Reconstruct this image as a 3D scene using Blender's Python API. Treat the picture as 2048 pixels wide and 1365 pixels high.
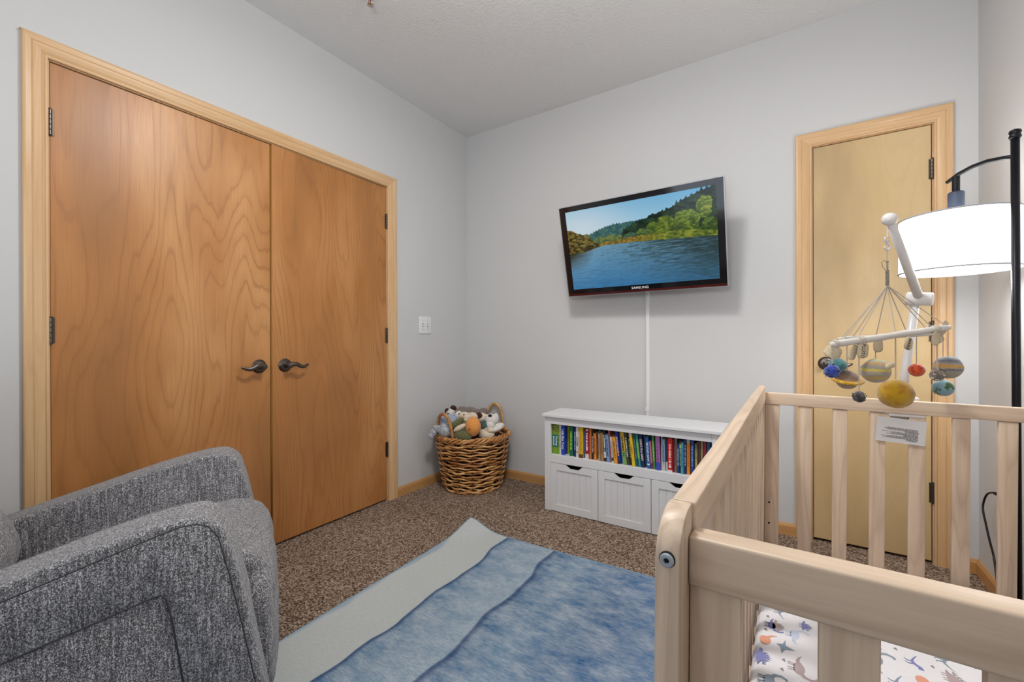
import bpy, bmesh, math, random
import numpy as np
from mathutils import Vector, Matrix, Euler
from mathutils import noise as mnoise
rnd = random.Random(7)
PI = math.pi
for o in list(bpy.data.objects): bpy.data.objects.remove(o)
S = bpy.context.scene
C = S.collection

# ------------------------------------------------------------------ camera, world, lights, exposure
cam_d = bpy.data.cameras.new('camera'); cam = bpy.data.objects.new('camera', cam_d); C.objects.link(cam)
fw = Vector((-0.5448, 0.8386, -0.0014)).normalized()
rt = Vector((0.8386, 0.5448, -0.0027)); rt = (rt - fw*rt.dot(fw)).normalized(); up = rt.cross(fw)
cam.matrix_world = Matrix(((rt.x, up.x, -fw.x, 0), (rt.y, up.y, -fw.y, 0), (rt.z, up.z, -fw.z, 1.05), (0, 0, 0, 1)))
cam_d.sensor_width = 36; cam_d.lens = 862.5/2048*36; cam_d.clip_start = .02
S.camera = cam
w = bpy.data.worlds.new('sky'); S.world = w; w.use_nodes = True
w.node_tree.nodes['Background'].inputs[0].default_value = (.75, .86, 1, 1)
w.node_tree.nodes['Background'].inputs[1].default_value = 2.0
S.view_settings.view_transform = 'Standard'; S.view_settings.look = 'None'
S.view_settings.exposure = 0.08; S.view_settings.gamma = 1; S.view_settings.use_curve_mapping = False

def area(name, loc, rot, sx, sy, power, col=(1, 1, 1), shape='RECTANGLE'):
    d = bpy.data.lights.new(name, 'AREA'); d.shape = shape; d.size = sx; d.size_y = sy; d.energy = power; d.color = col
    o = bpy.data.objects.new(name, d); C.objects.link(o); o.location = loc; o.rotation_euler = rot
    return o
area('ceiling_fixture_light', (-.62, 1.06, 2.585), (0, 0, 0), .34, .34, 18, (1, .985, .965), 'DISK')
area('bounced_flash_light', (-.15, -.35, 1.45), Vector((-.35, .75, 1.0)).to_track_quat('-Z', 'Y').to_euler(), .45, .45, 17, (1, 1, 1))
_p = bpy.data.lights.new('ceiling_fixture_glow', 'POINT'); _p.energy = 13; _p.shadow_soft_size = .16; _p.color = (1, .985, .965)
_o = bpy.data.objects.new('ceiling_fixture_glow', _p); C.objects.link(_o); _o.location = (-.62, 1.06, 2.40)
area('added_window_fill', (-.75, -1.40, 1.35), (math.radians(90), 0, 0), 1.7, 1.3, 3.5, (.95, .975, 1))  # soft fill just inside the added, unseen rear window
area('rear_fill_light', (-.3, -1.0, 2.55), (math.radians(38), 0, math.radians(18)), 1.2, .8, 1.5, (1, .99, .97))  # extra fill from behind the camera; no lamp hangs there

# ------------------------------------------------------------------ node helper
def lin(c):
    return tuple((v/12.92 if v <= .04045 else ((v+.055)/1.055)**2.4) for v in (x/255 for x in c[:3])) + (1,)
class G:
    def __init__(s, name):
        s.m = bpy.data.materials.new(name); s.m.use_nodes = True
        s.t = s.m.node_tree; s.b = s.t.nodes['Principled BSDF']; s.tc = s.t.nodes.new('ShaderNodeTexCoord')
    def n(s, k): return s.t.nodes.new(k)
    def l(s, a, b):
        if isinstance(a, (int, float)): b.default_value = a
        elif isinstance(a, tuple):
            b.default_value = a if len(b.default_value) == len(a) else a[:3]
        else: s.t.links.new(a, b)
    def obj(s): return s.tc.outputs['Object']
    def mapv(s, v, sc=(1, 1, 1), loc=(0, 0, 0), rot=(0, 0, 0)):
        n = s.n('ShaderNodeMapping'); s.l(v, n.inputs[0]); n.inputs[1].default_value = loc; n.inputs[2].default_value = rot; n.inputs[3].default_value = sc
        return n.outputs[0]
    def noise(s, v, scale, detail=2, rough=.5, out=0):
        n = s.n('ShaderNodeTexNoise'); s.l(v, n.inputs['Vector']); n.inputs['Scale'].default_value = scale
        n.inputs['Detail'].default_value = detail; n.inputs['Roughness'].default_value = rough
        return n.outputs[out]
    def voro(s, v, scale, feat='F1', out='Color'):
        n = s.n('ShaderNodeTexVoronoi'); n.feature = feat; s.l(v, n.inputs['Vector']); n.inputs['Scale'].default_value = scale
        return n.outputs[out]
    def math(s, op, a, b=0, c=0):
        n = s.n('ShaderNodeMath'); n.operation = op; s.l(a, n.inputs[0]); s.l(b, n.inputs[1]); s.l(c, n.inputs[2]); return n.outputs[0]
    def sep(s, v):
        n = s.n('ShaderNodeSeparateXYZ'); s.l(v, n.inputs[0]); return n.outputs
    def ramp(s, f, stops, interp='LINEAR'):
        n = s.n('ShaderNodeValToRGB'); s.l(f, n.inputs[0]); r = n.color_ramp; r.interpolation = interp
        while len(r.elements) < len(stops): r.elements.new(.5)
        for e, (p, c) in zip(r.elements, stops): e.position = p; e.color = lin(c) if max(c) > 1 else tuple(c)+(1,)
        return n.outputs[0]
    def mix(s, f, a, b, mode='MIX'):
        n = s.n('ShaderNodeMix'); n.data_type = 'RGBA'; n.blend_type = mode
        s.l(f, n.inputs[0]); s.l(a, n.inputs[6]); s.l(b, n.inputs[7]); return n.outputs[2]
    def bump(s, h, strength=.3, dist=.002):
        n = s.n('ShaderNodeBump'); n.inputs['Strength'].default_value = strength; n.inputs['Distance'].default_value = dist
        s.l(h, n.inputs['Height']); s.t.links.new(n.outputs[0], s.b.inputs['Normal'])
    def set(s, col=None, rough=None, metal=None, spec=None, **k):
        if col is not None: s.l(col, s.b.inputs['Base Color'])
        if rough is not None: s.l(rough, s.b.inputs['Roughness'])
        if metal is not None: s.b.inputs['Metallic'].default_value = metal
        if spec is not None: s.b.inputs['Specular IOR Level'].default_value = spec
        for a, v in k.items(): s.l(v, s.b.inputs[a.replace('_', ' ')])
        return s.m
_mc = {}
def plain(name, rgb, rough=.5, metal=0, spec=.5):
    k = (name,)
    if k in _mc: return _mc[k]
    g = G(name); c = lin(rgb); v = g.noise(g.obj(), 35, 2)
    col = g.mix(v, tuple(x*.985 for x in c[:3])+(1,), tuple(min(1, x*1.01) for x in c[:3])+(1,))
    m = g.set(col, rough, metal, spec); _mc[k] = m; return m
def fuzzy(name, a, b, scale=90, bump=.8):
    g = G(name); v = g.noise(g.obj(), scale, 3, .7)
    g.set(g.ramp(v, [(.3, a), (.7, b)]), .95, spec=.1); g.b.inputs['Sheen Weight'].default_value = .3
    g.bump(v, bump, .004); return g.m

# ---- materials
def wall_mat(name, rgb, bs=120, st=.12, dist=.001):
    g = G(name); v = g.noise(g.obj(), bs, 3, .6); big = g.noise(g.obj(), .9, 2)
    c = lin(rgb)
    g.set(g.mix(big, tuple(x*.975 for x in c[:3])+(1,), tuple(x*1.02 for x in c[:3])+(1,)), .82, spec=.25)
    g.bump(v, st, dist); return g.m
M_WALL = wall_mat('wall_paint', (203, 203, 203))
M_CEIL = wall_mat('ceiling_texture', (224, 224, 224), 70, .9, .004)
def veneer(name, seed, lo, mid, hi, freq=9.0, ax='y', rough=.36, contrast=1.0, sy=2.3, sz=.42):
    # rotary cut veneer: contour lines of a stretched noise give the cathedral figure
    g = G(name)
    sc = (1, sy, sz) if ax == 'y' else (sy, 1, sz)
    v = g.mapv(g.obj(), sc, (seed, seed*1.7, seed*.3))
    n1 = g.noise(v, 1.0, 2.2, .45)
    n2 = g.noise(g.mapv(g.obj(), (1, 9, .8) if ax == 'y' else (9, 1, .8), (seed, 0, 0)), 1.0, 3, .6)
    n3 = g.noise(g.mapv(g.obj(), (1, 22, 2.2) if ax == 'y' else (22, 1, 2.2), (seed, 2, 0)), 1.0, 3, .6)
    ph = g.math('MULTIPLY_ADD', n1, freq*5.2, 0); ph = g.math('MULTIPLY_ADD', n2, 1.6, ph); ph = g.math('MULTIPLY_ADD', n3, .9, ph)
    fr = g.math('FRACT', ph); s1 = g.ramp(fr, [(0, (.85, .85, .85)), (.10, (1., 1., 1.)), (.17, (.35, .35, .35)), (.6, (.0, .0, .0)), (.92, (.18, .18, .18)), (1, (.85, .85, .85))])
    fade = g.noise(g.mapv(g.obj(), (1, 5, 1.6) if ax == 'y' else (5, 1, 1.6), (seed, 7, 0)), 1.0, 3)
    s1 = g.math('MULTIPLY', g.sep(s1)[0], g.math('MULTIPLY_ADD', fade, 1.5, -.15))
    fine = g.noise(g.mapv(g.obj(), (1, 260, 5) if ax == 'y' else (260, 1, 5)), 1.0, 3, .7)
    patch = g.noise(g.mapv(g.obj(), (1, 3, .9) if ax == 'y' else (3, 1, .9), (seed*2, 3, 1)), 1.0, 3)
    col = g.ramp(patch, [(.36, tuple(x*.9 for x in mid)), (.5, mid), (.66, hi)])
    col = g.mix(g.math('MULTIPLY', s1, .58*contrast), col, lin(lo))
    col = g.mix(g.math('MULTIPLY', g.math('SUBTRACT', fine, .42), .9*contrast), col, lin(lo))
    g.set(col, g.math('MULTIPLY_ADD', fine, .12, rough-.06), spec=.45); g.bump(fine, .06, .0006)
    return g.m
M_DOORL = veneer('cherry_veneer_wide', 3.1, (140, 88, 46), (184, 126, 72), (204, 150, 96), 7.5)
M_DOORR = veneer('cherry_veneer_narrow', 8.4, (136, 86, 44), (180, 122, 68), (198, 142, 88), 7.5)
M_DOOR2 = veneer('maple_veneer', 5.3, (180, 148, 98), (200, 172, 126), (208, 182, 138), 4, 'x', .35, .32, 3, .8)
M_DOOREDGE = veneer('cherry_edge_banding', 5.3, (170, 120, 50), (200, 150, 75), (205, 158, 84), 4, 'y', .4, .3)
def board(name, lo, mid, hi, ax, rough=.4, sc=30, streak=.5):
    g = G(name); m = [sc, sc, sc]; m['xyz'.index(ax)] = sc*.045
    oi = g.n('ShaderNodeObjectInfo'); r = g.math('MULTIPLY', oi.outputs['Random'], 40)
    va = g.n('ShaderNodeVectorMath'); va.operation = 'ADD'; g.l(g.obj(), va.inputs[0]); g.l(r, va.inputs[1])
    v = g.mapv(va.outputs[0], tuple(m))
    a = g.noise(v, 1.0, 3, .6); b = g.noise(v, 6.0, 3, .7)
    big = g.noise(g.mapv(va.outputs[0], tuple(x*(.30 if i != 'xyz'.index(ax) else .55) for i, x in enumerate(m))), 1.0, 2)
    fr = g.math('FRACT', g.math('MULTIPLY', big, 13)); s1 = g.sep(g.ramp(fr, [(0, (.7, .7, .7)), (.12, (1., 1., 1.)), (.25, (.3, .3, .3)), (.7, (.0, .0, .0)), (1, (.7, .7, .7))]))[0]
    col = g.ramp(a, [(.3, mid), (.7, hi)])
    col = g.mix(g.math('MULTIPLY', s1, streak*.42), col, lin(lo))
    col = g.mix(g.math('MULTIPLY', g.math('SUBTRACT', b, .3), streak*.7), col, lin(lo))
    col = g.mix(g.math('MULTIPLY', oi.outputs['Random'], .12), col, lin(hi))
    g.set(col, rough, spec=.4); g.bump(b, .05, .0005); return g.m
TRIM = {a: board('pine_casing_'+a, (178, 132, 86), (208, 168, 122), (220, 186, 144), a, .35) for a in 'xyz'}
BASEW = {a: board('pine_baseboard_'+a, (168, 118, 66), (190, 142, 88), (200, 152, 98), a, .4) for a in 'xy'}
CRIB = {a: board('crib_pine_'+a, (156, 126, 102), (210, 186, 160), (224, 203, 180), a, .42, 34, .85) for a in 'xyz'}
M_BRONZE = plain('aged_bronze', (98, 90, 84), .3, .9)
M_BLACK = plain('black_metal', (26, 27, 32), .4, .6)
M_WHITE = plain('white_lacquer', (222, 223, 225), .38)
M_PLASTW = plain('white_plastic', (226, 226, 226), .4)
M_DARK = plain('dark_gap', (12, 12, 13), .9)
M_ROPE = fuzzy('cotton_string', (176, 164, 148), (214, 204, 190), 400, .6)
# carpet
g = G('carpet_pile')
vv = g.voro(g.obj(), 165); vs = g.sep(vv)[0]
nz = g.noise(g.obj(), 260, 3, .7); pat = g.noise(g.obj(), 2.2, 2)
f = g.math('MULTIPLY_ADD', nz, .75, g.math('MULTIPLY', vs, .45)); f = g.math('MULTIPLY_ADD', pat, .16, f)
g.set(g.ramp(f, [(.36, (62, 45, 36)), (.56, (122, 98, 82)), (.72, (170, 146, 126)), (.92, (222, 204, 186))]), 1.0, spec=.05)
g.bump(g.math('ADD', nz, g.voro(g.obj(), 165, 'F1', 'Distance')), 1.0, .008)
M_CARPET = g.m
# tweed
def tweed(name, lo, mid, hi):
    g = G(name); o = g.obj()
    a = g.noise(g.mapv(o, (1, 1, .6)), 620, 2, .6); b = g.voro(g.mapv(o, (1, 1, .75)), 520); bs = g.sep(b)[0]
    st = g.noise(g.mapv(o, (1, 1, .07)), 240, 2)
    f = g.math('MULTIPLY_ADD', bs, .38, g.math('MULTIPLY', a, .7)); f = g.math('MULTIPLY_ADD', g.math('SUBTRACT', st, .5), .5, f)
    g.set(g.ramp(f, [(.3, lo), (.55, mid), (.82, hi)]), .95, spec=.12); g.b.inputs['Sheen Weight'].default_value = .25
    g.bump(g.math('ADD', a, g.voro(g.mapv(o, (1, 1, .75)), 520, 'F1', 'Distance')), .8, .0018); return g.m
M_TWEED = tweed('grey_tweed', (62, 61, 64), (122, 121, 124), (222, 221, 224))

# ------------------------------------------------------------------ geometry helpers
WM = {}
def Wm(o): return WM.get(o.name, Matrix.Identity(4))
def thing(name, label=None, cat=None, loc=(0, 0, 0), rot=(0, 0, 0), group=None, kind=None, mat=None):
    o = bpy.data.objects.new(name, None); C.objects.link(o); o.empty_display_size = .05
    M = mat if mat is not None else Matrix.LocRotScale(Vector(loc), Euler(rot), None)
    o.matrix_world = M; WM[o.name] = M.copy()
    if label: o['label'] = label
    if cat: o['category'] = cat
    if group: o['group'] = group
    if kind: o['kind'] = kind
    return o
def obj(name, bm, mat, parent=None, local=False, origin=None, smooth=False, label=None, kind=None, cat=None, group=None, frame=None):
    """bm in world coords (or in the parent's frame if local); origin in the same coords."""
    me = bpy.data.meshes.new(name)
    bmesh.ops.recalc_face_normals(bm, faces=bm.faces)
    P = Wm(parent) if parent else Matrix.Identity(4)
    if local and frame is not None: bm.transform(P.inverted() @ Wm(frame))
    if not local: bm.transform(P.inverted())
    if origin is not None:
        og = Vector(origin) if local else P.inverted() @ Vector(origin)
    else:
        og = Vector((0, 0, 0))
        if parent is None or True:
            if len(bm.verts):
                lo = Vector([min(v.co[i] for v in bm.verts) for i in range(3)]); hi = Vector([max(v.co[i] for v in bm.verts) for i in range(3)])
                og = (lo+hi)/2
    bm.transform(Matrix.Translation(-og))
    bm.to_mesh(me); bm.free()
    if smooth:
        for p in me.polygons: p.use_smooth = True
    if isinstance(mat, (list, tuple)):
        for m_ in mat: me.materials.append(m_)
    else: me.materials.append(mat)
    o = bpy.data.objects.new(name, me); C.objects.link(o)
    if parent: o.parent = parent
    o.location = og; WM[o.name] = P @ Matrix.Translation(og)
    if label: o['label'] = label
    if kind: o['kind'] = kind
    if cat: o['category'] = cat
    if group: o['group'] = group
    return o
def mobj(name, me, parent, loc, rot=(0, 0, 0)):       # share mesh data
    o = bpy.data.objects.new(name, me); C.objects.link(o); o.parent = parent; o.location = loc; o.rotation_euler = rot
    WM[o.name] = Wm(parent) @ Matrix.LocRotScale(Vector(loc), Euler(rot), None)
    return o
def smooth_angle(o, deg=35):
    me = o.data
    for p in me.polygons: p.use_smooth = True
    me.set_sharp_from_angle(angle=math.radians(deg))
    return o
def B(): return bmesh.new()
def box(bm, lo, hi, bev=0, seg=2, rot=None, piv=None, mi=0):
    b = bmesh.new(); bmesh.ops.create_cube(b, size=1)
    lo = Vector(lo); hi = Vector(hi); c = (lo+hi)/2; s = hi-lo
    for v in b.verts: v.co = Vector((v.co.x*s.x, v.co.y*s.y, v.co.z*s.z))
    if bev: bmesh.ops.bevel(b, geom=b.edges[:], offset=min(bev, min(abs(x) for x in s)*.49), segments=seg, affect='EDGES', profile=.5, clamp_overlap=True)
    if rot is not None:
        R = Euler(rot).to_matrix().to_4x4(); p = (Vector(piv)-c) if piv is not None else Vector()
        b.transform(Matrix.Translation(p) @ R @ Matrix.Translation(-p))
    b.transform(Matrix.Translation(c))
    for f_ in b.faces: f_.material_index = mi
    join(bm, b)
def join(bm, b):
    me = bpy.data.meshes.new('tmp'); b.to_mesh(me); b.free(); bm.from_mesh(me); bpy.data.meshes.remove(me)
def frame_of(t):
    t = t.normalized(); a = Vector((0, 0, 1)) if abs(t.z) < .9 else Vector((1, 0, 0))
    u = t.cross(a).normalized(); return u, t.cross(u).normalized()
def tube(bm, pts, r, seg=8, closed=False, caps=True, flat=1.0, ref=None):
    pts = [Vector(p) for p in pts]; n = len(pts)
    rr = r if isinstance(r, (list, tuple)) else [r]*n
    rings = []; u = None
    for i in range(n):
        a = pts[i-1] if (i > 0 or closed) else pts[i]; b_ = pts[(i+1) % n] if (i < n-1 or closed) else pts[i]
        t = (b_-a).normalized()
        if ref is not None: u = Vector(ref) - t*t.dot(Vector(ref)); u.normalize()
        elif u is None: u, _ = frame_of(t)
        else:
            u = u - t*t.dot(u)
            if u.length < 1e-6: u, _ = frame_of(t)
            u.normalize()
        v = t.cross(u)
        rings.append([bm.verts.new(pts[i] + (u*math.cos(2*PI*k/seg) + v*math.sin(2*PI*k/seg)*flat)*rr[i]) for k in range(seg)])
    m = n if closed else n-1
    for i in range(m):
        A, Bq = rings[i], rings[(i+1) % n]
        for k in range(seg):
            bm.faces.new((A[k], A[(k+1) % seg], Bq[(k+1) % seg], Bq[k]))
    if caps and not closed:
        bm.faces.new(rings[0][::-1]); bm.faces.new(rings[-1])
def lathe(bm, prof, seg=24, M=None, close=False):
    rings = []
    for r, z in prof:
        if r < 1e-6: rings.append([bm.verts.new((0, 0, z))])
        else: rings.append([bm.verts.new((r*math.cos(2*PI*k/seg), r*math.sin(2*PI*k/seg), z)) for k in range(seg)])
    vs = [v for q in rings for v in q]
    for A, Bq in zip(rings, rings[1:]):
        for k in range(seg):
            k2 = (k+1) % seg
            if len(A) == 1 and len(Bq) == 1: continue
            if len(A) == 1: bm.faces.new((A[0], Bq[k], Bq[k2]))
            elif len(Bq) == 1: bm.faces.new((A[k], A[k2], Bq[0]))
            else: bm.faces.new((A[k], A[k2], Bq[k2], Bq[k]))
    if M is not None:
        for v in vs: v.co = M @ v.co
    return vs
def axisM(loc, d):
    d = Vector(d).normalized(); q = Vector((0, 0, 1)).rotation_difference(d)
    return Matrix.Translation(Vector(loc)) @ q.to_matrix().to_4x4()
def cyl(bm, loc, d, r, h, seg=20, bev=0):
    if bev: prof = [(0, 0), (r-bev, 0), (r, bev), (r, h-bev), (r-bev, h), (0, h)]
    else: prof = [(0, 0), (r, 0), (r, h), (0, h)]
    lathe(bm, prof, seg, axisM(loc, d))
def ball(bm, c, r, seg=16, noise=0, nf=3, rot=None, seed=0):
    b = bmesh.new(); bmesh.ops.create_uvsphere(b, u_segments=seg, v_segments=max(6, seg*2//3), radius=1)
    r = Vector(r) if not isinstance(r, (int, float)) else Vector((r, r, r))
    for v in b.verts:
        k = 1 + (noise*mnoise.noise(v.co*nf+Vector((seed, seed*.7, 0))) if noise else 0)
        v.co = Vector((v.co.x*r.x, v.co.y*r.y, v.co.z*r.z))*k
    if rot: b.transform(Euler(rot).to_matrix().to_4x4())
    b.transform(Matrix.Translation(Vector(c))); join(bm, b)
def extr(bm, poly, axis, a, b, bev=0, seg=3, mi=0):
    """extrude a 2D polygon along an axis ('x': poly=(y,z), 'y': (x,z), 'z': (x,y)) from a to b"""
    q = bmesh.new()
    def P(p, t): return {'x': (t, p[0], p[1]), 'y': (p[0], t, p[1]), 'z': (p[0], p[1], t)}[axis]
    A = [q.verts.new(P(p, a)) for p in poly]; Z_ = [q.verts.new(P(p, b)) for p in poly]
    n = len(poly); q.faces.new(A); q.faces.new(Z_[::-1])
    for i in range(n): q.faces.new((A[i], A[(i+1) % n], Z_[(i+1) % n], Z_[i]))
    bmesh.ops.recalc_face_normals(q, faces=q.faces)
    if bev:
        caps = [e for e in q.edges if abs(P((0, 0), 1)[0]*(e.verts[0].co.x-e.verts[1].co.x) if axis == 'x' else (e.verts[0].co.y-e.verts[1].co.y if axis == 'y' else e.verts[0].co.z-e.verts[1].co.z)) < 1e-6]
        bmesh.ops.bevel(q, geom=caps, offset=bev, segments=seg, affect='EDGES', profile=.5, clamp_overlap=True)
    for f_ in q.faces: f_.material_index = mi
    join(bm, q)
def add_mod(o, kind, **k):
    m = o.modifiers.new(kind.lower(), kind)
    for a, v in k.items(): setattr(m, a, v)
    return m
_fc = {}
def text_mesh(s, size, M, bold=False, align='CENTER', ext=0.0):
    """builtin font text as a mesh bmesh, lying in xy, transformed by M"""
    cu = bpy.data.curves.new('t', 'FONT'); cu.body = s; cu.size = size; cu.align_x = align; cu.align_y = 'CENTER'; cu.extrude = ext
    cu.resolution_u = 2
    if bold: cu.offset = size*.018
    o = bpy.data.objects.new('t', cu); C.objects.link(o)
    bpy.context.view_layer.update()
    me = bpy.data.meshes.new_from_object(o.evaluated_get(bpy.context.evaluated_depsgraph_get()))
    bm = bmesh.new(); bm.from_mesh(me); bm.transform(M)
    bpy.data.objects.remove(o); bpy.data.curves.remove(cu); bpy.data.meshes.remove(me)
    return bm

# ------------------------------------------------------------------ room shell
XL, XR, YB, YR, HC = -2.227, .6995, 2.7541, -1.5, 2.7063
T = .12
bm = B(); box(bm, (XL-T, YR-T, -.1), (XR+T, YB+T, 0)); obj('floor', bm, M_CARPET, kind='structure', label='brown speckled wall-to-wall carpet', origin=(0, 0, 0))
bm = B(); box(bm, (XL-T, YR-T, HC), (XR+T, YB+T, HC+.1)); obj('ceiling', bm, M_CEIL, kind='structure', origin=(0, 0, HC))
DY0, DY1, DZ = .3914, 1.9245, 2.058
bm = B()
box(bm, (XL-T, YR-T, 0), (XL, DY0, HC)); box(bm, (XL-T, DY1, 0), (XL, YB+T, HC)); box(bm, (XL-T, DY0, DZ), (XL, DY1, HC))
obj('wall_left', bm, M_WALL, kind='structure', origin=(0, 0, 0))
EX0, EX1 = .0888, .5510
bm = B()
box(bm, (XL, YB, 0), (EX0, YB+T, HC)); box(bm, (EX1, YB, 0), (XR, YB+T, HC)); box(bm, (EX0, YB, DZ), (EX1, YB+T, HC))
obj('wall_back', bm, M_WALL, kind='structure', origin=(0, 0, 0))
bm = B(); box(bm, (XR, YR-T, 0), (XR+T, YB+T, HC)); obj('wall_right', bm, M_WALL, kind='structure', origin=(0, 0, 0))
WX0, WX1, WZ0, WZ1 = -1.6, .1, .75, 2.05
bm = B()
box(bm, (XL, YR-T, 0), (WX0, YR, HC)); box(bm, (WX1, YR-T, 0), (XR, YR, HC)); box(bm, (WX0, YR-T, 0), (WX1, YR, WZ0)); box(bm, (WX0, YR-T, WZ1), (WX1, YR, HC))
obj('wall_rear', bm, M_WALL, kind='structure', origin=(0, 0, 0))
# unseen rear window, added behind the camera to go with the soft fill
win = thing('added_window', loc=((WX0+WX1)/2, YR, WZ0), kind='structure')
bm = B()
for a, b_ in (((WX0, YR-.08, WZ0), (WX1, YR-.03, WZ0+.05)), ((WX0, YR-.08, WZ1-.05), (WX1, YR-.03, WZ1)), ((WX0, YR-.08, WZ0), (WX0+.05, YR-.03, WZ1)),
              ((WX1-.05, YR-.08, WZ0), (WX1, YR-.03, WZ1)), ((-.775, YR-.08, WZ0), (-.725, YR-.03, WZ1))): box(bm, a, b_, .004)
obj('window_frame', bm, M_PLASTW, win)
g = G('window_glass'); g.set((1, 1, 1, 1), .0); g.b.inputs['Transmission Weight'].default_value = 1; g.b.inputs['IOR'].default_value = 1.45; M_GLASS = g.m
for x0, x1 in ((WX0+.05, -.775), (-.725, WX1-.05)):
    bm = B(); box(bm, (x0, YR-.058, WZ0+.05), (x1, YR-.052, WZ1-.05)); obj('pane', bm, M_GLASS, win)
bm = B(); box(bm, (WX0-.04, YR-.02, WZ0-.03), (WX1+.04, YR+.05, WZ0), .005); obj('window_sill', bm, TRIM['x'], win)

# baseboards
def baseboard(name, A, Bp, n, mat):
    A = Vector(A); Bp = Vector(Bp); n = Vector(n)
    prof = [(0, 0), (.013, 0), (.013, .050), (.010, .056), (.0085, .060), (.005, .063), (0, .063)]
    bm = B(); R = []
    for P in (A, Bp): R.append([bm.verts.new(P+n*h+Vector((0, 0, z))) for h, z in prof])
    k = len(prof); bm.faces.new(R[0]); bm.faces.new(R[1][::-1])
    for i in range(k): bm.faces.new((R[0][i], R[0][(i+1) % k], R[1][(i+1) % k], R[1][i]))
    return obj(name, bm, mat, kind='structure')
baseboard('baseboard_left', (XL, 1.999, 0), (XL, YB, 0), (1, 0, 0), BASEW['y'])
o = baseboard('baseboard_left', (XL, YR, 0), (XL, .33, 0), (1, 0, 0), BASEW['y'])
baseboard('baseboard_back', (XL, YB, 0), (.0174, YB, 0), (0, -1, 0), BASEW['x'])
baseboard('baseboard_back', (.617, YB, 0), (XR, YB, 0), (0, -1, 0), BASEW['x'])
baseboard('baseboard_right', (XR, YR, 0), (XR, YB, 0), (-1, 0, 0), BASEW['y'])

CAS = [(0, 0), (0, .010), (.003, .0125), (.008, .0125), (.011, .009), (.014, .0105), (.020, .0135), (.034, .0165), (.040, .0165), (.043, .0145), (.046, .0165), (.060, .0185), (.066, .0175), (.069, .0145), (.069, 0)]
def casing(name, parent, A, Bp, o_, n, mA, mB, mat, wsc=1.0):
    A = Vector(A); Bp = Vector(Bp); a = (Bp-A).normalized(); o_ = Vector(o_); n = Vector(n)
    bm = B(); R0 = []; R1 = []
    for t, h in CAS:
        t *= wsc
        R0.append(bm.verts.new(A+o_*t+n*h-a*(t if mA else 0))); R1.append(bm.verts.new(Bp+o_*t+n*h+a*(t if mB else 0)))
    k = len(CAS); bm.faces.new(R0); bm.faces.new(R1[::-1])
    for i in range(k): bm.faces.new((R0[i], R0[(i+1) % k], R1[(i+1) % k], R1[i]))
    return obj(name, bm, mat, parent)
def hinge(parent, c, ax_n, side, h=.092):
    """knuckle + leaf plates; c centre, ax_n wall normal, side direction towards casing"""
    c = Vector(c); n = Vector(ax_n); s_ = Vector(side)
    bm = B()
    for k in range(5):
        z0 = -h/2+k*h/5; cyl(bm, c+n*.007+Vector((0, 0, z0+.0006)), (0, 0, 1), .0062, h/5-.0012, 12, .0008)
    cyl(bm, c+n*.007+Vector((0, 0, h/2)), (0, 0, 1), .0048, .004, 10, .001); cyl(bm, c+n*.007+Vector((0, 0, -h/2-.004)), (0, 0, 1), .0048, .004, 10, .001)
    for sg in (1, -1):
        a = c+s_*sg*.001; b_ = c+s_*sg*.011+n*.004
        lo = Vector([min(a[i], b_[i]) for i in range(3)]); hi = Vector([max(a[i], b_[i]) for i in range(3)])
        lo.z = c.z-h/2; hi.z = c.z+h/2; box(bm, lo, hi, .0006, 1)
    o = obj('hinge', bm, M_BRONZE, parent); return smooth_angle(o)
def lever(parent, c, n, d):
    """door lever: rosette on the face, neck, curved tapering lever towards d"""
    c = Vector(c); n = Vector(n); d = Vector(d); z = Vector((0, 0, 1))
    bm = B()
    lathe(bm, [(0, 0), (.034, 0), (.0345, .003), (.033, .0055), (.029, .0075), (.0265, .012), (.022, .0135), (0, .0135)], 36, axisM(c, n))
    lathe(bm, [(.0135, .013), (.0125, .02), (.011, .032), (.0115, .044), (.0135, .048), (.013, .056), (.008, .0585), (0, .059)], 20, axisM(c, n))
    h = obj('door_handle', bm, M_BRONZE, parent); smooth_angle(h, 40)
    bm = B(); pts = []; rr = []
    for i in range(19):
        t = i/18; x = -.004+.108*t
        zz = .0055*math.sin(PI*min(1, t*2.1)) - .011*math.sin(PI*max(0, min(1, (t-.38)/.62)))**1.3 + .002*t
        nn = .050+.008*math.sin(PI*t) - .004*t
        pts.append(c+d*x+n*nn+z*zz); rr.append(.0128*(1-t)**.8*.55+.0062 if t < .95 else .0045)
    tube(bm, pts, rr, 12, flat=.62, ref=z)
    l_ = obj('lever', bm, M_BRONZE, h); smooth_angle(l_, 50)
    return h

# ---- closet double door
d1 = thing('door_1', loc=(XL, (DY0+DY1)/2, 0), kind='structure', label='wide cherry-veneer closet double door with pale pine casing')
bm = B(); box(bm, (XL-T+.001, DY0-.002, 0), (XL-T+.012, DY1+.002, DZ)); obj('dark_backing', bm, M_DARK, d1)  # added black backing: stops light leaks and keeps the door gaps dark
bm = B()
box(bm, (XL-T+.012, DY0-.0005, 0), (XL+.0015, DY0+.0025, DZ-.0005)); box(bm, (XL-T+.012, DY1-.0025, 0), (XL+.0015, DY1+.0005, DZ)); box(bm, (XL-T+.012, DY0, DZ-.0025), (XL+.0015, DY1, DZ+.0005))
obj('jamb', bm, TRIM['z'], d1)
casing('casing_board', d1, (XL, DY0-.001, 0), (XL, DY0-.001, DZ+.001), (0, -1, 0), (1, 0, 0), False, True, TRIM['z'], .93)
casing('casing_board', d1, (XL, DY0-.001, DZ+.001), (XL, DY1+.001, DZ+.001), (0, 0, 1), (1, 0, 0), True, True, TRIM['y'])
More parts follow.
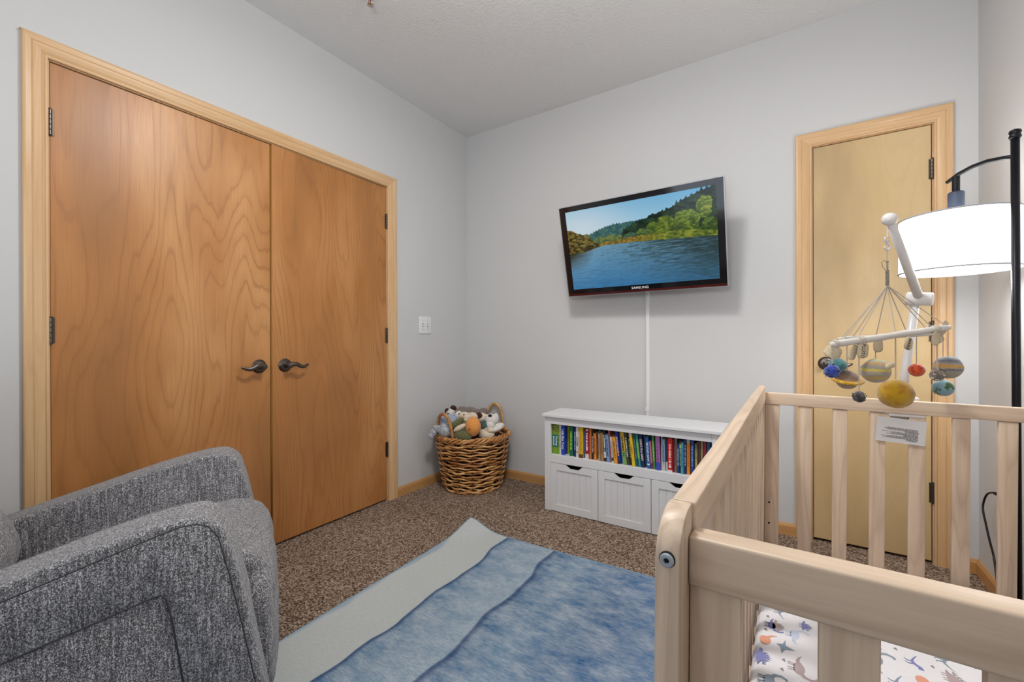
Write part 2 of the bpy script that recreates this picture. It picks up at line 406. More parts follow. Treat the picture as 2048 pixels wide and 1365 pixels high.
casing('casing_board', d1, (XL, DY1+.001, DZ+.001), (XL, DY1+.001, 0), (0, 1, 0), (1, 0, 0), True, False, TRIM['z'], 1.05)
YM = 1.1735
def door_leaf(y0, y1, mat, hinge_y, hs, ang, hd, label):
    leaf = None
    bm = B(); box(bm, (XL-.038, y0, .012), (XL-.003, y1, DZ-.0065), .0008, 1)
    for f_ in bm.faces:
        if abs(f_.normal.y) > .8: f_.material_index = 1
    hp = Vector((XL-.003, hinge_y, 0))
    leaf = obj('door_leaf', bm, [mat, M_DOOREDGE], d1, origin=hp, label=label)
    for z0 in hs: hinge(leaf, (XL-.003, hinge_y, z0), (1, 0, 0), (0, 1, 0))
    lever(leaf, (XL-.003, hd[0], .924), (1, 0, 0), (0, hd[1], 0))
    leaf.rotation_euler = (0, 0, ang)
    return leaf
door_leaf(DY0+.0045, YM-.0015, M_DOORL, DY0+.0035, (1.836, 1.091, .34), 0, (1.1165, -1), 'left leaf with a bold cathedral grain')
door_leaf(YM+.0025, DY1-.0035, M_DOORR, DY1-.003, (1.832, 1.085, .339), math.radians(1.0), (1.2395, 1), 'right leaf standing slightly ajar')
# ---- linen door
d2 = thing('door_2', loc=((EX0+EX1)/2, YB, 0), kind='structure', label='narrow pale maple linen door with pine casing')
bm = B(); box(bm, (EX0-.002, YB+T-.012, 0), (EX1+.002, YB+T-.001, DZ)); obj('dark_backing', bm, M_DARK, d2)  # added black backing behind this leaf too, so its gaps stay dark
bm = B()
box(bm, (EX0-.0005, YB-.0015, 0), (EX0+.0025, YB+T-.012, DZ)); box(bm, (EX1-.0025, YB-.0015, 0), (EX1+.0005, YB+T-.012, DZ)); box(bm, (EX0, YB-.0015, DZ-.0025), (EX1, YB+T-.012, DZ+.0005))
obj('jamb', bm, TRIM['z'], d2)
casing('casing_board', d2, (EX0-.002, YB, 0), (EX0-.002, YB, DZ+.001), (-1, 0, 0), (0, -1, 0), False, True, TRIM['z'], 1.02)
casing('casing_board', d2, (EX0-.002, YB, DZ+.001), (EX1+.002, YB, DZ+.001), (0, 0, 1), (0, -1, 0), True, True, TRIM['x'], 1.02)
casing('casing_board', d2, (EX1+.002, YB, DZ+.001), (EX1+.002, YB, 0), (1, 0, 0), (0, -1, 0), True, False, TRIM['z'], .95)
bm = B(); box(bm, (EX0+.0055, YB+.003, .014), (EX1-.006, YB+.038, DZ-.006), .0008, 1)
leaf2 = obj('door_leaf', bm, M_DOOR2, d2, origin=(EX1-.004, YB+.003, 0))
for z0 in (1.845, 1.087, .334): hinge(leaf2, (EX1-.0035, YB+.002, z0), (0, -1, 0), (1, 0, 0))
lever(leaf2, (.1465, YB+.003, .927), (0, -1, 0), (1, 0, 0))

# ------------------------------------------------------------------ wall fittings
sw = thing('light_switch', 'white double toggle light switch plate on the wall beside the closet door', 'switch', (XL, 2.272, 1.162))
bm = B(); box(bm, (XL, 2.2115, 1.100), (XL+.006, 2.3325, 1.224), .003, 3); swp = smooth_angle(obj('cover_plate', bm, M_PLASTW, sw))
for i, yy in enumerate((2.248, 2.294)):
    bm = B(); box(bm, (XL+.005, yy-.005, 1.150), (XL+.0068, yy+.005, 1.174)); s1 = obj('toggle_slot', bm, plain('slot_grey', (120, 120, 120)), swp)
    bm = B(); box(bm, (XL+.005, yy-.0035, 1.156), (XL+.020, yy+.0035, 1.166), .0015, 2, rot=(0, math.radians(-25 if i == 0 else 25), 0)); obj('toggle', bm, M_PLASTW, swp)
    for zz in (1.132, 1.192):
        bm = B(); cyl(bm, (XL+.005, yy, zz), (1, 0, 0), .0033, .0018, 12, .0005); obj('screw', bm, plain('screw_grey', (165, 165, 165), .4), swp)
# sprinkler head
sp = thing('ceiling_sprinkler', 'small chrome fire sprinkler head hanging from the ceiling', 'sprinkler', (-1.675, 1.354, HC))
M_CHROME = plain('chrome', (190, 185, 180), .2, 1)
bm = B(); lathe(bm, [(.036, HC), (.036, HC-.004), (.024, HC-.012), (.012, HC-.014), (.008, HC-.026), (.0, HC-.026)], 28, Matrix.Translation((-1.675, 1.354, 0))); smooth_angle(obj('escutcheon', bm, M_CHROME, sp))
bm = B()
for sx in (-1, 1): tube(bm, [(-1.675+sx*.006, 1.354, HC-.012-.013), (-1.675+sx*.013, 1.354, HC-.012-.028), (-1.675+sx*.010, 1.354, HC-.012-.042), (-1.675+sx*.003, 1.354, HC-.012-.05)], .0022, 8)
obj('frame_arms', bm, M_CHROME, sp, smooth=True)
bm = B(); cyl(bm, (-1.675, 1.354, HC-.012-.046), (0, 0, 1), .0026, .034, 10); obj('glass_bulb', bm, plain('red_bulb', (150, 50, 40), .2), sp)
bm = B(); lathe(bm, [(0, HC-.012-.050), (.015, HC-.012-.050), (.0155, HC-.012-.0515), (0, HC-.012-.054)], 20, Matrix.Translation((-1.675, 1.354, 0))); obj('deflector', bm, M_CHROME, sp)
# ceiling light (out of the frame, the room's main lamp)
cl = thing('ceiling_light', 'round flush ceiling light with a white glass bowl', 'ceiling light', (-.62, 1.06, HC))
g = G('lit_glass_bowl'); g.set((1, .98, .95, 1), .4); g.b.inputs['Emission Color'].default_value = (1, .975, .94, 1); g.b.inputs['Emission Strength'].default_value = 9; M_LIT = g.m
bm = B(); lathe(bm, [(.19, HC), (.19, HC-.03), (.175, HC-.034), (0, HC-.034)], 40, Matrix.Translation((-.62, 1.06, 0))); obj('canopy', bm, M_WHITE, cl, smooth=True)
bm = B(); lathe(bm, [(.175, HC-.034), (.17, HC-.055), (.14, HC-.08), (.09, HC-.094), (0, HC-.10)], 40, Matrix.Translation((-.62, 1.06, 0))); obj('glass_bowl', bm, M_LIT, cl, smooth=True)

# ------------------------------------------------------------------ TV
Mtv = Matrix.Translation((-.763, 2.52, 1.6135)) @ (Matrix.Rotation(-.0183, 4, 'Z') @ Matrix.Rotation(.2467, 4, 'X') @ Matrix.Rotation(-.0029, 4, 'Y'))
tv = thing('television', 'black flat television tilted down on the back wall, lake scene on screen', 'television', mat=Mtv)
W2, H2, SW, SH, OZ = .9554/2, .5748/2, .435, .2438, .0053
g = G('gloss_black'); g.set(lin((14, 14, 20)), .06, spec=.6); M_GLOSS = g.m
g = G('clear_acrylic'); g.set((.86, .88, .9, 1), .05); g.b.inputs['Transmission Weight'].default_value = .85; g.b.inputs['IOR'].default_value = 1.3; M_ACR = g.m
bm = B()
for a, b_ in (((-W2, -.004, -H2), (W2, .012, -H2+.007)), ((-W2, -.004, H2-.007), (W2, .012, H2)), ((-W2, -.004, -H2+.007), (-W2+.007, .012, H2-.007)), ((W2-.007, -.004, -H2+.007), (W2, .012, H2-.007))): box(bm, a, b_, .002, 1)
obj('clear_edge', bm, M_ACR, tv, local=True, label='clear acrylic rim around the bezel')
bm = B()
i_ = .007
for a, b_ in (((-W2+i_, -.006, -H2+i_), (W2-i_, .02, -SH+OZ)), ((-W2+i_, -.006, SH+OZ), (W2-i_, .02, H2-i_)), ((-W2+i_, -.006, -SH+OZ), (-SW, .02, SH+OZ)), ((SW, -.006, -SH+OZ), (W2-i_, .02, SH+OZ))): box(bm, a, b_)
bzl = obj('bezel', bm, M_GLOSS, tv, local=True)
bm = B(); box(bm, (-W2+i_, -.0068, -H2+i_), (W2-i_, -.0055, -H2+i_+.013)); obj('red_tint_strip', bm, (lambda g: g.set(lin((70, 22, 20)), .1, spec=.6))(G('dark_red_gloss')), bzl, local=True, frame=tv, label='dark red tinted strip along the bottom')
bm = B(); box(bm, (-W2+.02, .02, -H2+.02), (W2-.02, .035, H2-.02), .006); box(bm, (-.34, .035, -.2), (.34, .062, .17), .012); obj('back_housing', bm, plain('tv_back', (22, 22, 24), .5), tv, local=True)
bm = text_mesh('SAMSUNG', .0195, Matrix.Translation((0, -.0072, -H2+i_+.0245)) @ Matrix.Rotation(PI/2, 4, 'X') @ Matrix.Diagonal((1.15, 1, 1, 1)), True); obj('brand_lettering', bm, plain('silver_print', (225, 225, 225), .4), bzl, local=True, frame=tv)
# screen picture as a coloured grid
def tv_picture(nx=420, ny=236):
    xs = np.linspace(0, 1, nx); ys = np.linspace(0, 1, ny); X, Y = np.meshgrid(xs, ys)
    rs = np.random.RandomState(5)
    def vn(x, y, s):
        t = np.random.RandomState(s).rand(64, 64); xi = np.floor(x).astype(int); yi = np.floor(y).astype(int); fx = x-xi; fy = y-yi
        fx = fx*fx*(3-2*fx); fy = fy*fy*(3-2*fy); a = t[yi % 64, xi % 64]; b = t[yi % 64, (xi+1) % 64]; c = t[(yi+1) % 64, xi % 64]; d = t[(yi+1) % 64, (xi+1) % 64]
        return (a*(1-fx)+b*fx)*(1-fy)+(c*(1-fx)+d*fx)*fy
    def fb(x, y, s): return sum(vn(x*2**i, y*2**i, s+i)/2**(i+1) for i in range(4))/.9375
    def col(c): return np.array(c, float)[None, None, :]
    def mix(a, b, t): return a*(1-t[..., None])+b*t[..., None]
    img = mix(col((205, 226, 238))+0*X[..., None], col((92, 168, 214)), np.clip((Y-.6)*1.3+X*.55-.15, 0, 1))
    img = mix(img, col((214, 224, 232)), np.clip(1-np.hypot((X-.12)*1.6, (Y-.78)*1.8)*1.6, 0, 1)*.7)
    def ridge(px, py, rough, fr, s):
        base = np.interp(X, px, py); return base+rough*(fb(X*fr, X*0+3.3, s)-.5)
    spike = lambda fr, s, a: a*np.maximum(0, 1-np.abs(((X*fr+.6*vn(X*fr, X*0, s)) % 1)-.5)*3.2)*vn(X*fr*.8, X*0+9, s+3)
    wl = np.interp(X, [0, .22, .26, .5, .8, 1], [.44, .50, .525, .52, .49, .475])
    # far blue-green hills
    h = ridge([0, .1, .2, .3, .42, .5, .65, 1], [.55, .63, .70, .755, .765, .76, .78, .8], .03, 20, 11)+spike(46, 2, .022)
    m = (Y < h) & (Y > wl); tex = fb(X*40, Y*60, 21)
    hc_ = mix(col((34, 78, 92)), col((84, 122, 104)), np.clip(tex*1.6-.3, 0, 1)); img[m] = hc_[m]
    # right dark forest
    h = ridge([0, .38, .5, .6, .7, .77, .85, .93, 1], [0, .62, .745, .79, .83, .88, .93, .965, 1.02], .05, 26, 31)+spike(34, 7, .05)
    m = (Y < h) & (Y > wl) & (X > .4); tex = fb(X*30, Y*40, 41)
    hc_ = mix(col((16, 34, 28)), col((58, 84, 48)), np.clip(tex*1.9-.55, 0, 1)); img[m] = hc_[m]
    # broadleaf trees
    for cx, cy, rx, ry, c1, c2, s in [(.62, .62, .05, .09, (52, 78, 30), (128, 146, 54), 1), (.70, .66, .06, .11, (60, 84, 30), (140, 150, 52), 2), (.83, .66, .075, .14, (48, 76, 24), (132, 152, 50), 3), (.93, .80, .045, .12, (70, 96, 26), (160, 168, 60), 4), (.55, .60, .05, .06, (56, 80, 40), (112, 130, 70), 5), (.96, .58, .06, .09, (40, 62, 26), (100, 124, 44), 6), (.46, .585, .05, .05, (52, 84, 72), (88, 114, 80), 8), (.30, .59, .12, .05, (60, 88, 62), (130, 136, 70), 9), (.77, .60, .05, .06, (50, 70, 30), (96, 110, 44), 12)]:
        e = ((X-cx)/rx)**2+((Y-cy)/ry)**2 + (fb(X*30, Y*30, 60+s)-.5)*1.3; m = (e < 1) & (Y > wl); tex = fb(X*60, Y*60, 80+s)
        lc = mix(col(c1), col(c2), np.clip(tex*2-.6+(Y-cy)/ry*.25, 0, 1)); img[m] = lc[m]
    # bank of bushes and reeds
    h = wl+.035+.03*fb(X*24, X*0, 90)+np.interp(X, [0, .3, .6, .85, 1], [0, -.01, .03, .04, .0]); m = (Y < h) & (Y > wl)
    bc = mix(col((96, 84, 32)), col((178, 140, 62)), np.clip(fb(X*70, Y*50, 95)*2-.5, 0, 1)); bc2 = mix(col((62, 84, 30)), col((150, 156, 56)), np.clip(fb(X*60, Y*50, 96)*2-.5, 0, 1))
    bb = mix(bc, bc2, np.clip((X-.48)*5, 0, 1)); img[m] = bb[m]
    h = np.interp(X, [0, .05, .1, .14, .18, .235, .24], [.76, .75, .70, .69, .61, .54, 0])+.05*(fb(X*40, X*0, 97)-.5); lo_ = np.interp(X, [0, .12, .235], [.465, .47, .515]); m = (Y < h) & (Y > lo_)
    rc = mix(col((52, 46, 24)), col((150, 132, 62)), np.clip(fb(X*50, Y*50, 98)*2.2-.7+(Y-.6), 0, 1)); img[m] = rc[m]
    # water
    wy = np.where(X < .235, lo_, wl); m = Y <= wy
    rp = fb(X*24, Y*150, 101); d = (wy-Y)
    wc = mix(col((116, 160, 186)), col((58, 118, 166)), np.clip(d*1.9, 0, 1))
    dark = np.clip((X-.42)*1.7+(.25-d)*.9+(rp-.5)*2.2, 0, 1)*np.clip(1.15-d*1.2, 0, 1)
    wc = mix(wc, col((36, 52, 50)), dark*.88)
    dl = np.clip(1-X*5.5+(.1-d)*1.5, 0, 1)*np.clip(1-d*4, 0, 1); wc = mix(wc, col((50, 52, 40)), dl)
    wc = wc*(.82+.36*rp[..., None]); img[m] = wc[m]
    return np.clip(img, 0, 255)/255, nx, ny
img, nx, ny = tv_picture()
px = np.linspace(-SW, SW, nx); pz = np.linspace(-SH+OZ, SH+OZ, ny); PX, PZ = np.meshgrid(px, pz)
co = np.stack([PX, np.full_like(PX, .0), PZ], -1).reshape(-1, 3)
me = bpy.data.meshes.new('screen'); idx = np.arange(nx*ny).reshape(ny, nx)
fc = np.stack([idx[:-1, :-1], idx[:-1, 1:], idx[1:, 1:], idx[1:, :-1]], -1).reshape(-1, 4)
me.vertices.add(nx*ny); me.vertices.foreach_set('co', co.ravel())
me.loops.add(fc.size); me.loops.foreach_set('vertex_index', fc.ravel()); me.polygons.add(len(fc)); me.polygons.foreach_set('loop_start', np.arange(len(fc))*4)
me.update(calc_edges=True)
ca = me.color_attributes.new('picture', 'FLOAT_COLOR', 'POINT'); lr = np.where(img <= .04045, img/12.92, ((img+.055)/1.055)**2.4)
ca.data.foreach_set('color', np.concatenate([lr, np.ones(lr.shape[:2]+(1,))], -1).astype(np.float32).ravel())
g = G('lit_screen'); at = g.n('ShaderNodeVertexColor'); at.layer_name = 'picture'
g.set((0, 0, 0, 1), .12, spec=.35); g.l(at.outputs[0], g.b.inputs['Emission Color']); g.b.inputs['Emission Strength'].default_value = .78
me.materials.append(g.m); o = bpy.data.objects.new('screen', me); C.objects.link(o); o.parent = tv; o['label'] = 'lit screen showing a forest lake'
bm = B(); box(bm, (-.12, .062, -.11), (.12, .075, .11), .003); obj('mount_plate', bm, M_BLACK, tv, local=True)
bm = B(); box(bm, (-.86, YB-.02, 1.44), (-.66, YB, 1.76), .003); tube(bm, [(-.765, 2.60, 1.58), (-.79, 2.66, 1.6), (-.765, 2.74, 1.6)], .016, 10); obj('wall_bracket', bm, M_BLACK, tv)
# cord cover
cc = thing('cable_cover', 'white vertical cable cover running from television down to the bookcase', 'cable cover', (-.765, YB, .30))
bm = B(); extr(bm, [(-.777, YB), (-.777, YB-.009), (-.772, YB-.0135), (-.758, YB-.0135), (-.753, YB-.009), (-.753, YB)], 'z', .30, 1.56); obj('raceway', bm, M_PLASTW, cc)
bm = B(); box(bm, (-.778, YB-.0145, .60), (-.752, YB, .625), .001, 1); obj('joint_clip', bm, M_PLASTW, cc)

# ------------------------------------------------------------------ bookcase
bc = thing('bookcase', 'low white storage bookcase with three bins below a row of books', 'bookcase', (-.795, 2.48, 0))
BX0, BX1, BY0, BY1 = -1.2915, -.298, 2.358, 2.60
bm = B(); box(bm, (BX0-.010, 2.340, .579), (BX1+.010, 2.611, .597), .0025, 2); obj('top_panel', bm, M_WHITE, bc)
for a, b_ in (((BX0, BY0, 0), (BX0+.016, BY1, .579)), ((BX1-.016, BY0, 0), (BX1, BY1, .579))):
    bm = B(); box(bm, a, b_, .001, 1); obj('side_panel', bm, M_WHITE, bc)
for x0, x1 in ((BX0+.016, BX0+.041), (BX1-.041, BX1-.016)):
    bm = B(); box(bm, (x0+.0005, BY0+.001, 0), (x1, BY0+.018, .579), .001, 1); obj('face_stile', bm, M_WHITE, bc)
bm = B(); box(bm, (BX0+.041, BY0+.001, .535), (BX1-.041, BY0+.018, .579), .001, 1); obj('header_rail', bm, M_WHITE, bc)
bm = B(); box(bm, (BX0+.016, BY0+.018, .330), (BX1-.016, BY1, .346)); box(bm, (BX0+.041, BY0+.001, .299), (BX1-.041, BY0+.018, .346), .001, 1); obj('shelf', bm, M_WHITE, bc)
bm = B(); box(bm, (BX0+.016, BY1-.008, .01), (BX1-.016, BY1-.001, .579)); obj('back_panel', bm, M_WHITE, bc)
for x in (-.943, -.640):
    bm = B(); box(bm, (x-.006, BY0+.03, 0), (x+.006, BY1-.008, .33)); obj('divider', bm, M_WHITE, bc)
def storage_bin(x0, x1, label):
    t = thing('storage_bin', label, 'storage bin', ((x0+x1)/2, BY0, .004), group='white storage bins in the bookcase')
    z0, z1, y0, y1 = .004, .2965, BY0, BY0+.014; sw_ = .039; xm = (x0+x1)/2
    bm = B()
    box(bm, (x0, y0, z0), (x0+sw_, y1, z1), .001, 1); box(bm, (x1-sw_, y0, z0), (x1, y1, z1), .001, 1); box(bm, (x0+sw_, y0, z0), (x1-sw_, y1, z0+.042))
    nt = [(x0+sw_, z0+.252), (x1-sw_, z0+.252), (x1-sw_, z1), (xm+.056, z1)]
    for k in range(9):
        a = k/8; nt.append((xm+.056-.112*a, z1-.0235*min(1, math.sin(PI*a)*1.35)))
    nt += [(xm-.056, z1), (x0+sw_, z1)]
    nt = [p for i, p in enumerate(nt) if i == 0 or (abs(p[0]-nt[i-1][0])+abs(p[1]-nt[i-1][1])) > 1e-5]
    extr(bm, nt, 'y', y0, y1)
    f_ = obj('front_frame', bm, M_WHITE, t)
    bm = B(); n_ = 6; pw = (x1-x0-2*sw_)/n_
    for k in range(n_):
        a = x0+sw_+k*pw; box(bm, (a+.0008, y0+.006, z0+.042), (a+pw-.0008, y1-.002, z0+.252), .0012, 1)
    box(bm, (x0+sw_, y0+.009, z0+.042), (x1-sw_, y1-.001, z0+.252)); obj('beadboard_panel', bm, M_WHITE, t)
    bm = B()
    box(bm, (x0+.006, y1, z0), (x0+.012, BY1-.02, z1-.01)); box(bm, (x1-.012, y1, z0), (x1-.006, BY1-.02, z1-.01)); box(bm, (x0+.006, y1, z0), (x1-.006, BY1-.02, z0+.006)); box(bm, (x0+.006, BY1-.026, z0), (x1-.006, BY1-.02, z1-.01))
    obj('bin_body', bm, plain('bin_interior', (70, 70, 72), .8), t)
storage_bin(-1.2495, -.9445, 'white storage bin nearest the wicker basket')
storage_bin(-.9415, -.6415, 'middle white storage bin of the bookcase')
storage_bin(-.6385, -.3395, 'white storage bin partly hidden behind the crib corner')

# ---- books
M_PAGE = plain('book_pages', (226, 220, 204), .8)
_bm = {}
def cmat(rgb, rough=.38):
    k = tuple(rgb)
    if k not in _bm:
        g = G('book_print_%d_%d_%d' % k); c = lin(k); v = g.noise(g.mapv(g.obj(), (1, 1, .5)), 55, 3, .7); c = tuple(x*.82+.01 for x in c[:3])+(1,)
        g.set(g.mix(v, tuple(x*.8 for x in c[:3])+(1,), tuple(min(1, x*1.15+.004) for x in c[:3])+(1,)), rough, spec=.4); _bm[k] = g.m
    return _bm[k]
SHZ = .3465
def px2x(u): # spine stations along the shelf front
    return np.interp(u, [1103, 1140, 1179, 1217, 1258, 1303, 1345, 1388, 1430], [-1.264, -1.1375, -1.0105, -.8935, -.7725, -.6465, -.5365, -.4290, -.328])
TXW, TXK, TXY = (238, 238, 238), (24, 24, 26), (232, 200, 60)
BOOKS = [ # u0,u1,colour,height,front offset,lean deg,title,title colour,(band colour, z0, z1),label
 (1103.4,1120.0,(128,170,42),.192,0,0,None,None,None,'wide green picture book at the left end of the shelf'),
 (1120.3,1123.7,(226,230,228),.190,0,0,None,TXK,None,'thin white book between the wide green and bright blue ones'),
 (1124.0,1130.4,(22,66,190),.190,0,0,'Little Blue Truck',TXW,None,'bright blue book titled Little Blue Truck'),
 (1130.8,1134.3,(150,168,48),.176,.04,0,None,None,None,'thin yellow-green book set back beside the blue truck book'),
 (1134.8,1139.6,(52,40,52),.170,.045,0,None,(170,60,60),((26,84,150),.03,.07),'dark book with a blue foot set back before the dark green one'),
 (1140.0,1147.4,(10,112,62),.186,0,0,None,(190,224,80),None,'dark green book with a yellow-green title'),
 (1149.3,1153.6,(20,48,140),.184,0,0,None,(180,205,240),None,'navy blue book left of the white upright one'),
 (1154.0,1159.4,(232,232,230),.190,-.006,0,'COOKIE',TXK,((200,36,40),.030,.034),'white book with a black title and a red stripe'),
 (1160.0,1168.3,(232,190,20),.190,-.008,0,None,(190,150,20),((110,60,30),0,.022),'bright yellow book with a brown foot'),
 (1168.6,1171.8,(70,86,150),.162,.005,0,None,None,None,'short slim blue book behind the yellow one'),
 (1172.2,1179.0,(176,18,26),.188,-.002,0,None,TXW,((232,228,224),0,.028),'red book with a white foot and a small white bird'),
 (1179.3,1184.0,(206,128,66),.185,0,0,None,(190,70,40),None,'orange and brown patterned book beside the red one'),
 (1184.4,1188.4,(34,26,26),.165,.004,0,None,(200,190,180),None,'thin black book left of the short orange one'),
 (1188.8,1194.4,(238,146,46),.156,-.002,1,None,(160,60,30),None,'short orange book with dark red lettering'),
 (1195.0,1199.2,(40,132,142),.186,.03,0,None,(230,230,230),None,'tall teal book standing back behind the short ones'),
 (1199.4,1202.0,(196,176,168),.160,-.004,1,None,(90,90,130),None,'slim pinkish tan book left of the kraft brown one'),
 (1202.3,1209.6,(168,128,78),.164,-.006,1,None,(120,90,50),None,'thick kraft brown book'),
 (1210.0,1214.4,(34,34,40),.186,.0,3,None,TXW,((226,222,218),.02,.055),'black and white book leaning beside the brown one'),
 (1214.8,1221.8,(126,164,208),.158,-.004,4,None,(60,80,130),None,'light blue leaning book'),
 (1222.3,1225.8,(196,104,104),.190,.004,5,None,(140,40,50),None,'slim rose coloured leaning book'),
 (1226.2,1230.0,(232,224,214),.148,-.006,5,None,(120,110,100),((60,40,34),.012,.03),'small cream leaning book'),
 (1230.4,1237.6,(244,170,34),.150,-.008,5,None,(150,90,20),None,'small orange-yellow leaning book'),
 (1238.0,1243.8,(24,48,160),.190,-.006,6,None,(230,190,170),((40,20,24),0,.018),'tall royal blue leaning book'),
 (1244.6,1246.8,(62,100,176),.175,.01,6,None,None,None,'very thin mid blue book leaning beside the tall royal blue one'),
 (1247.2,1254.8,(228,182,50),.190,0,6,None,(40,50,30),((126,178,104),0,.072),'yellow book with a green lower half'),
 (1255.2,1260.8,(52,72,58),.186,0,6,None,(220,226,214),None,'dark green leaning book with pale letters'),
 (1261.2,1265.6,(26,30,26),.178,.006,6,None,(190,170,80),None,'black leaning book left of the bright yellow one'),
 (1266.4,1272.4,(246,212,44),.192,-.012,6,'CAMILLE',(190,90,20),((236,214,214),.165,.192),'bright yellow leaning book with orange capitals'),
 (1273.0,1278.0,(20,84,110),.190,-.002,6,None,(90,150,160),None,'petrol blue leaning book right of the orange-lettered yellow one'),
 (1278.4,1283.2,(46,158,150),.190,-.002,6,None,(150,200,90),((122,186,96),.05,.13),'turquoise leaning book with a green band'),
 (1283.8,1290.8,(20,34,104),.188,-.004,5,"GOD'S First BABY",(240,210,190),None,'navy leaning book with pink and white title'),
 (1291.4,1294.8,(44,84,58),.176,.01,4,None,None,None,'dark green book behind the bright blue one'),
 (1295.2,1302.0,(20,98,190),.172,-.004,4,'SECOND SWIM',(230,240,250),None,'bright blue book with white capitals and a white bird'),
 (1302.5,1306.4,(196,120,140),.150,0,4,None,None,((120,30,70),0,.03),'slim pink book with a maroon foot'),
 (1306.8,1312.4,(70,140,66),.186,-.002,3,None,(180,210,120),None,'leaf green book left of the lavender one'),
 (1313.6,1322.6,(176,118,180),.190,-.006,2,None,(130,70,130),((60,84,190),0,.042),'lavender book with a blue foot'),
 (1323.0,1325.0,(216,206,178),.182,.004,0,None,None,None,'thin cream book right of the lavender one'),
 (1325.4,1332.0,(146,170,196),.168,-.002,1,None,(90,110,150),((206,210,208),0,.045),'pale grey-blue book with a whitish foot'),
 (1332.4,1336.4,(18,40,78),.170,0,0,None,None,((196,210,214),0,.05),'thin navy book with a pale foot'),
 (1336.8,1346.2,(208,18,24),.180,-.010,0,None,(250,200,190),((240,228,224),.0,.012),'thick bright red book with a round white emblem'),
 (1346.6,1349.4,(96,28,36),.172,.004,0,None,None,None,'slim maroon book right of the thick red one'),
 (1350.0,1354.8,(132,112,100),.184,0,0,None,(80,70,70),None,'grey-brown book right of the slim maroon one'),
 (1355.2,1359.2,(30,52,120),.156,-.002,0,None,(190,200,220),None,'short navy book right of the grey-brown one'),
 (1359.6,1363.0,(24,44,78),.172,0,0,None,(220,220,200),((232,214,120),.135,.155),'dark navy book with yellow squares'),
 (1363.4,1368.2,(62,176,184),.166,-.008,0,None,(30,90,140),None,'aqua book between two dark blue ones'),
 (1368.8,1373.6,(22,40,104),.186,0,0,None,(160,180,220),None,'dark blue book right of the aqua one'),
 (1374.2,1380.8,(240,146,22),.188,-.002,0,None,(180,80,20),((170,196,200),.165,.188),'orange book with a pale blue head'),
 (1382.0,1388.2,(26,76,170),.186,0,0,None,(120,170,230),None,'mid blue book right of the orange one'),
 (1389.4,1396.2,(112,108,88),.164,0,0,None,(200,180,110),None,'olive grey book with yellow specks'),
 (1397.0,1400.6,(96,62,44),.184,.004,0,None,None,None,'dark brown book left of the slim tan one'),
 (1401.4,1406.4,(178,146,112),.186,.002,0,None,None,None,'slim tan book at the hidden right end'),
 (1407.0,1413.0,(150,40,46),.182,0,0,None,None,None,'brick red book almost hidden behind the crib'),
 (1413.6,1421.0,(40,90,140),.178,0,0,None,None,None,'blue book almost hidden behind the crib')]
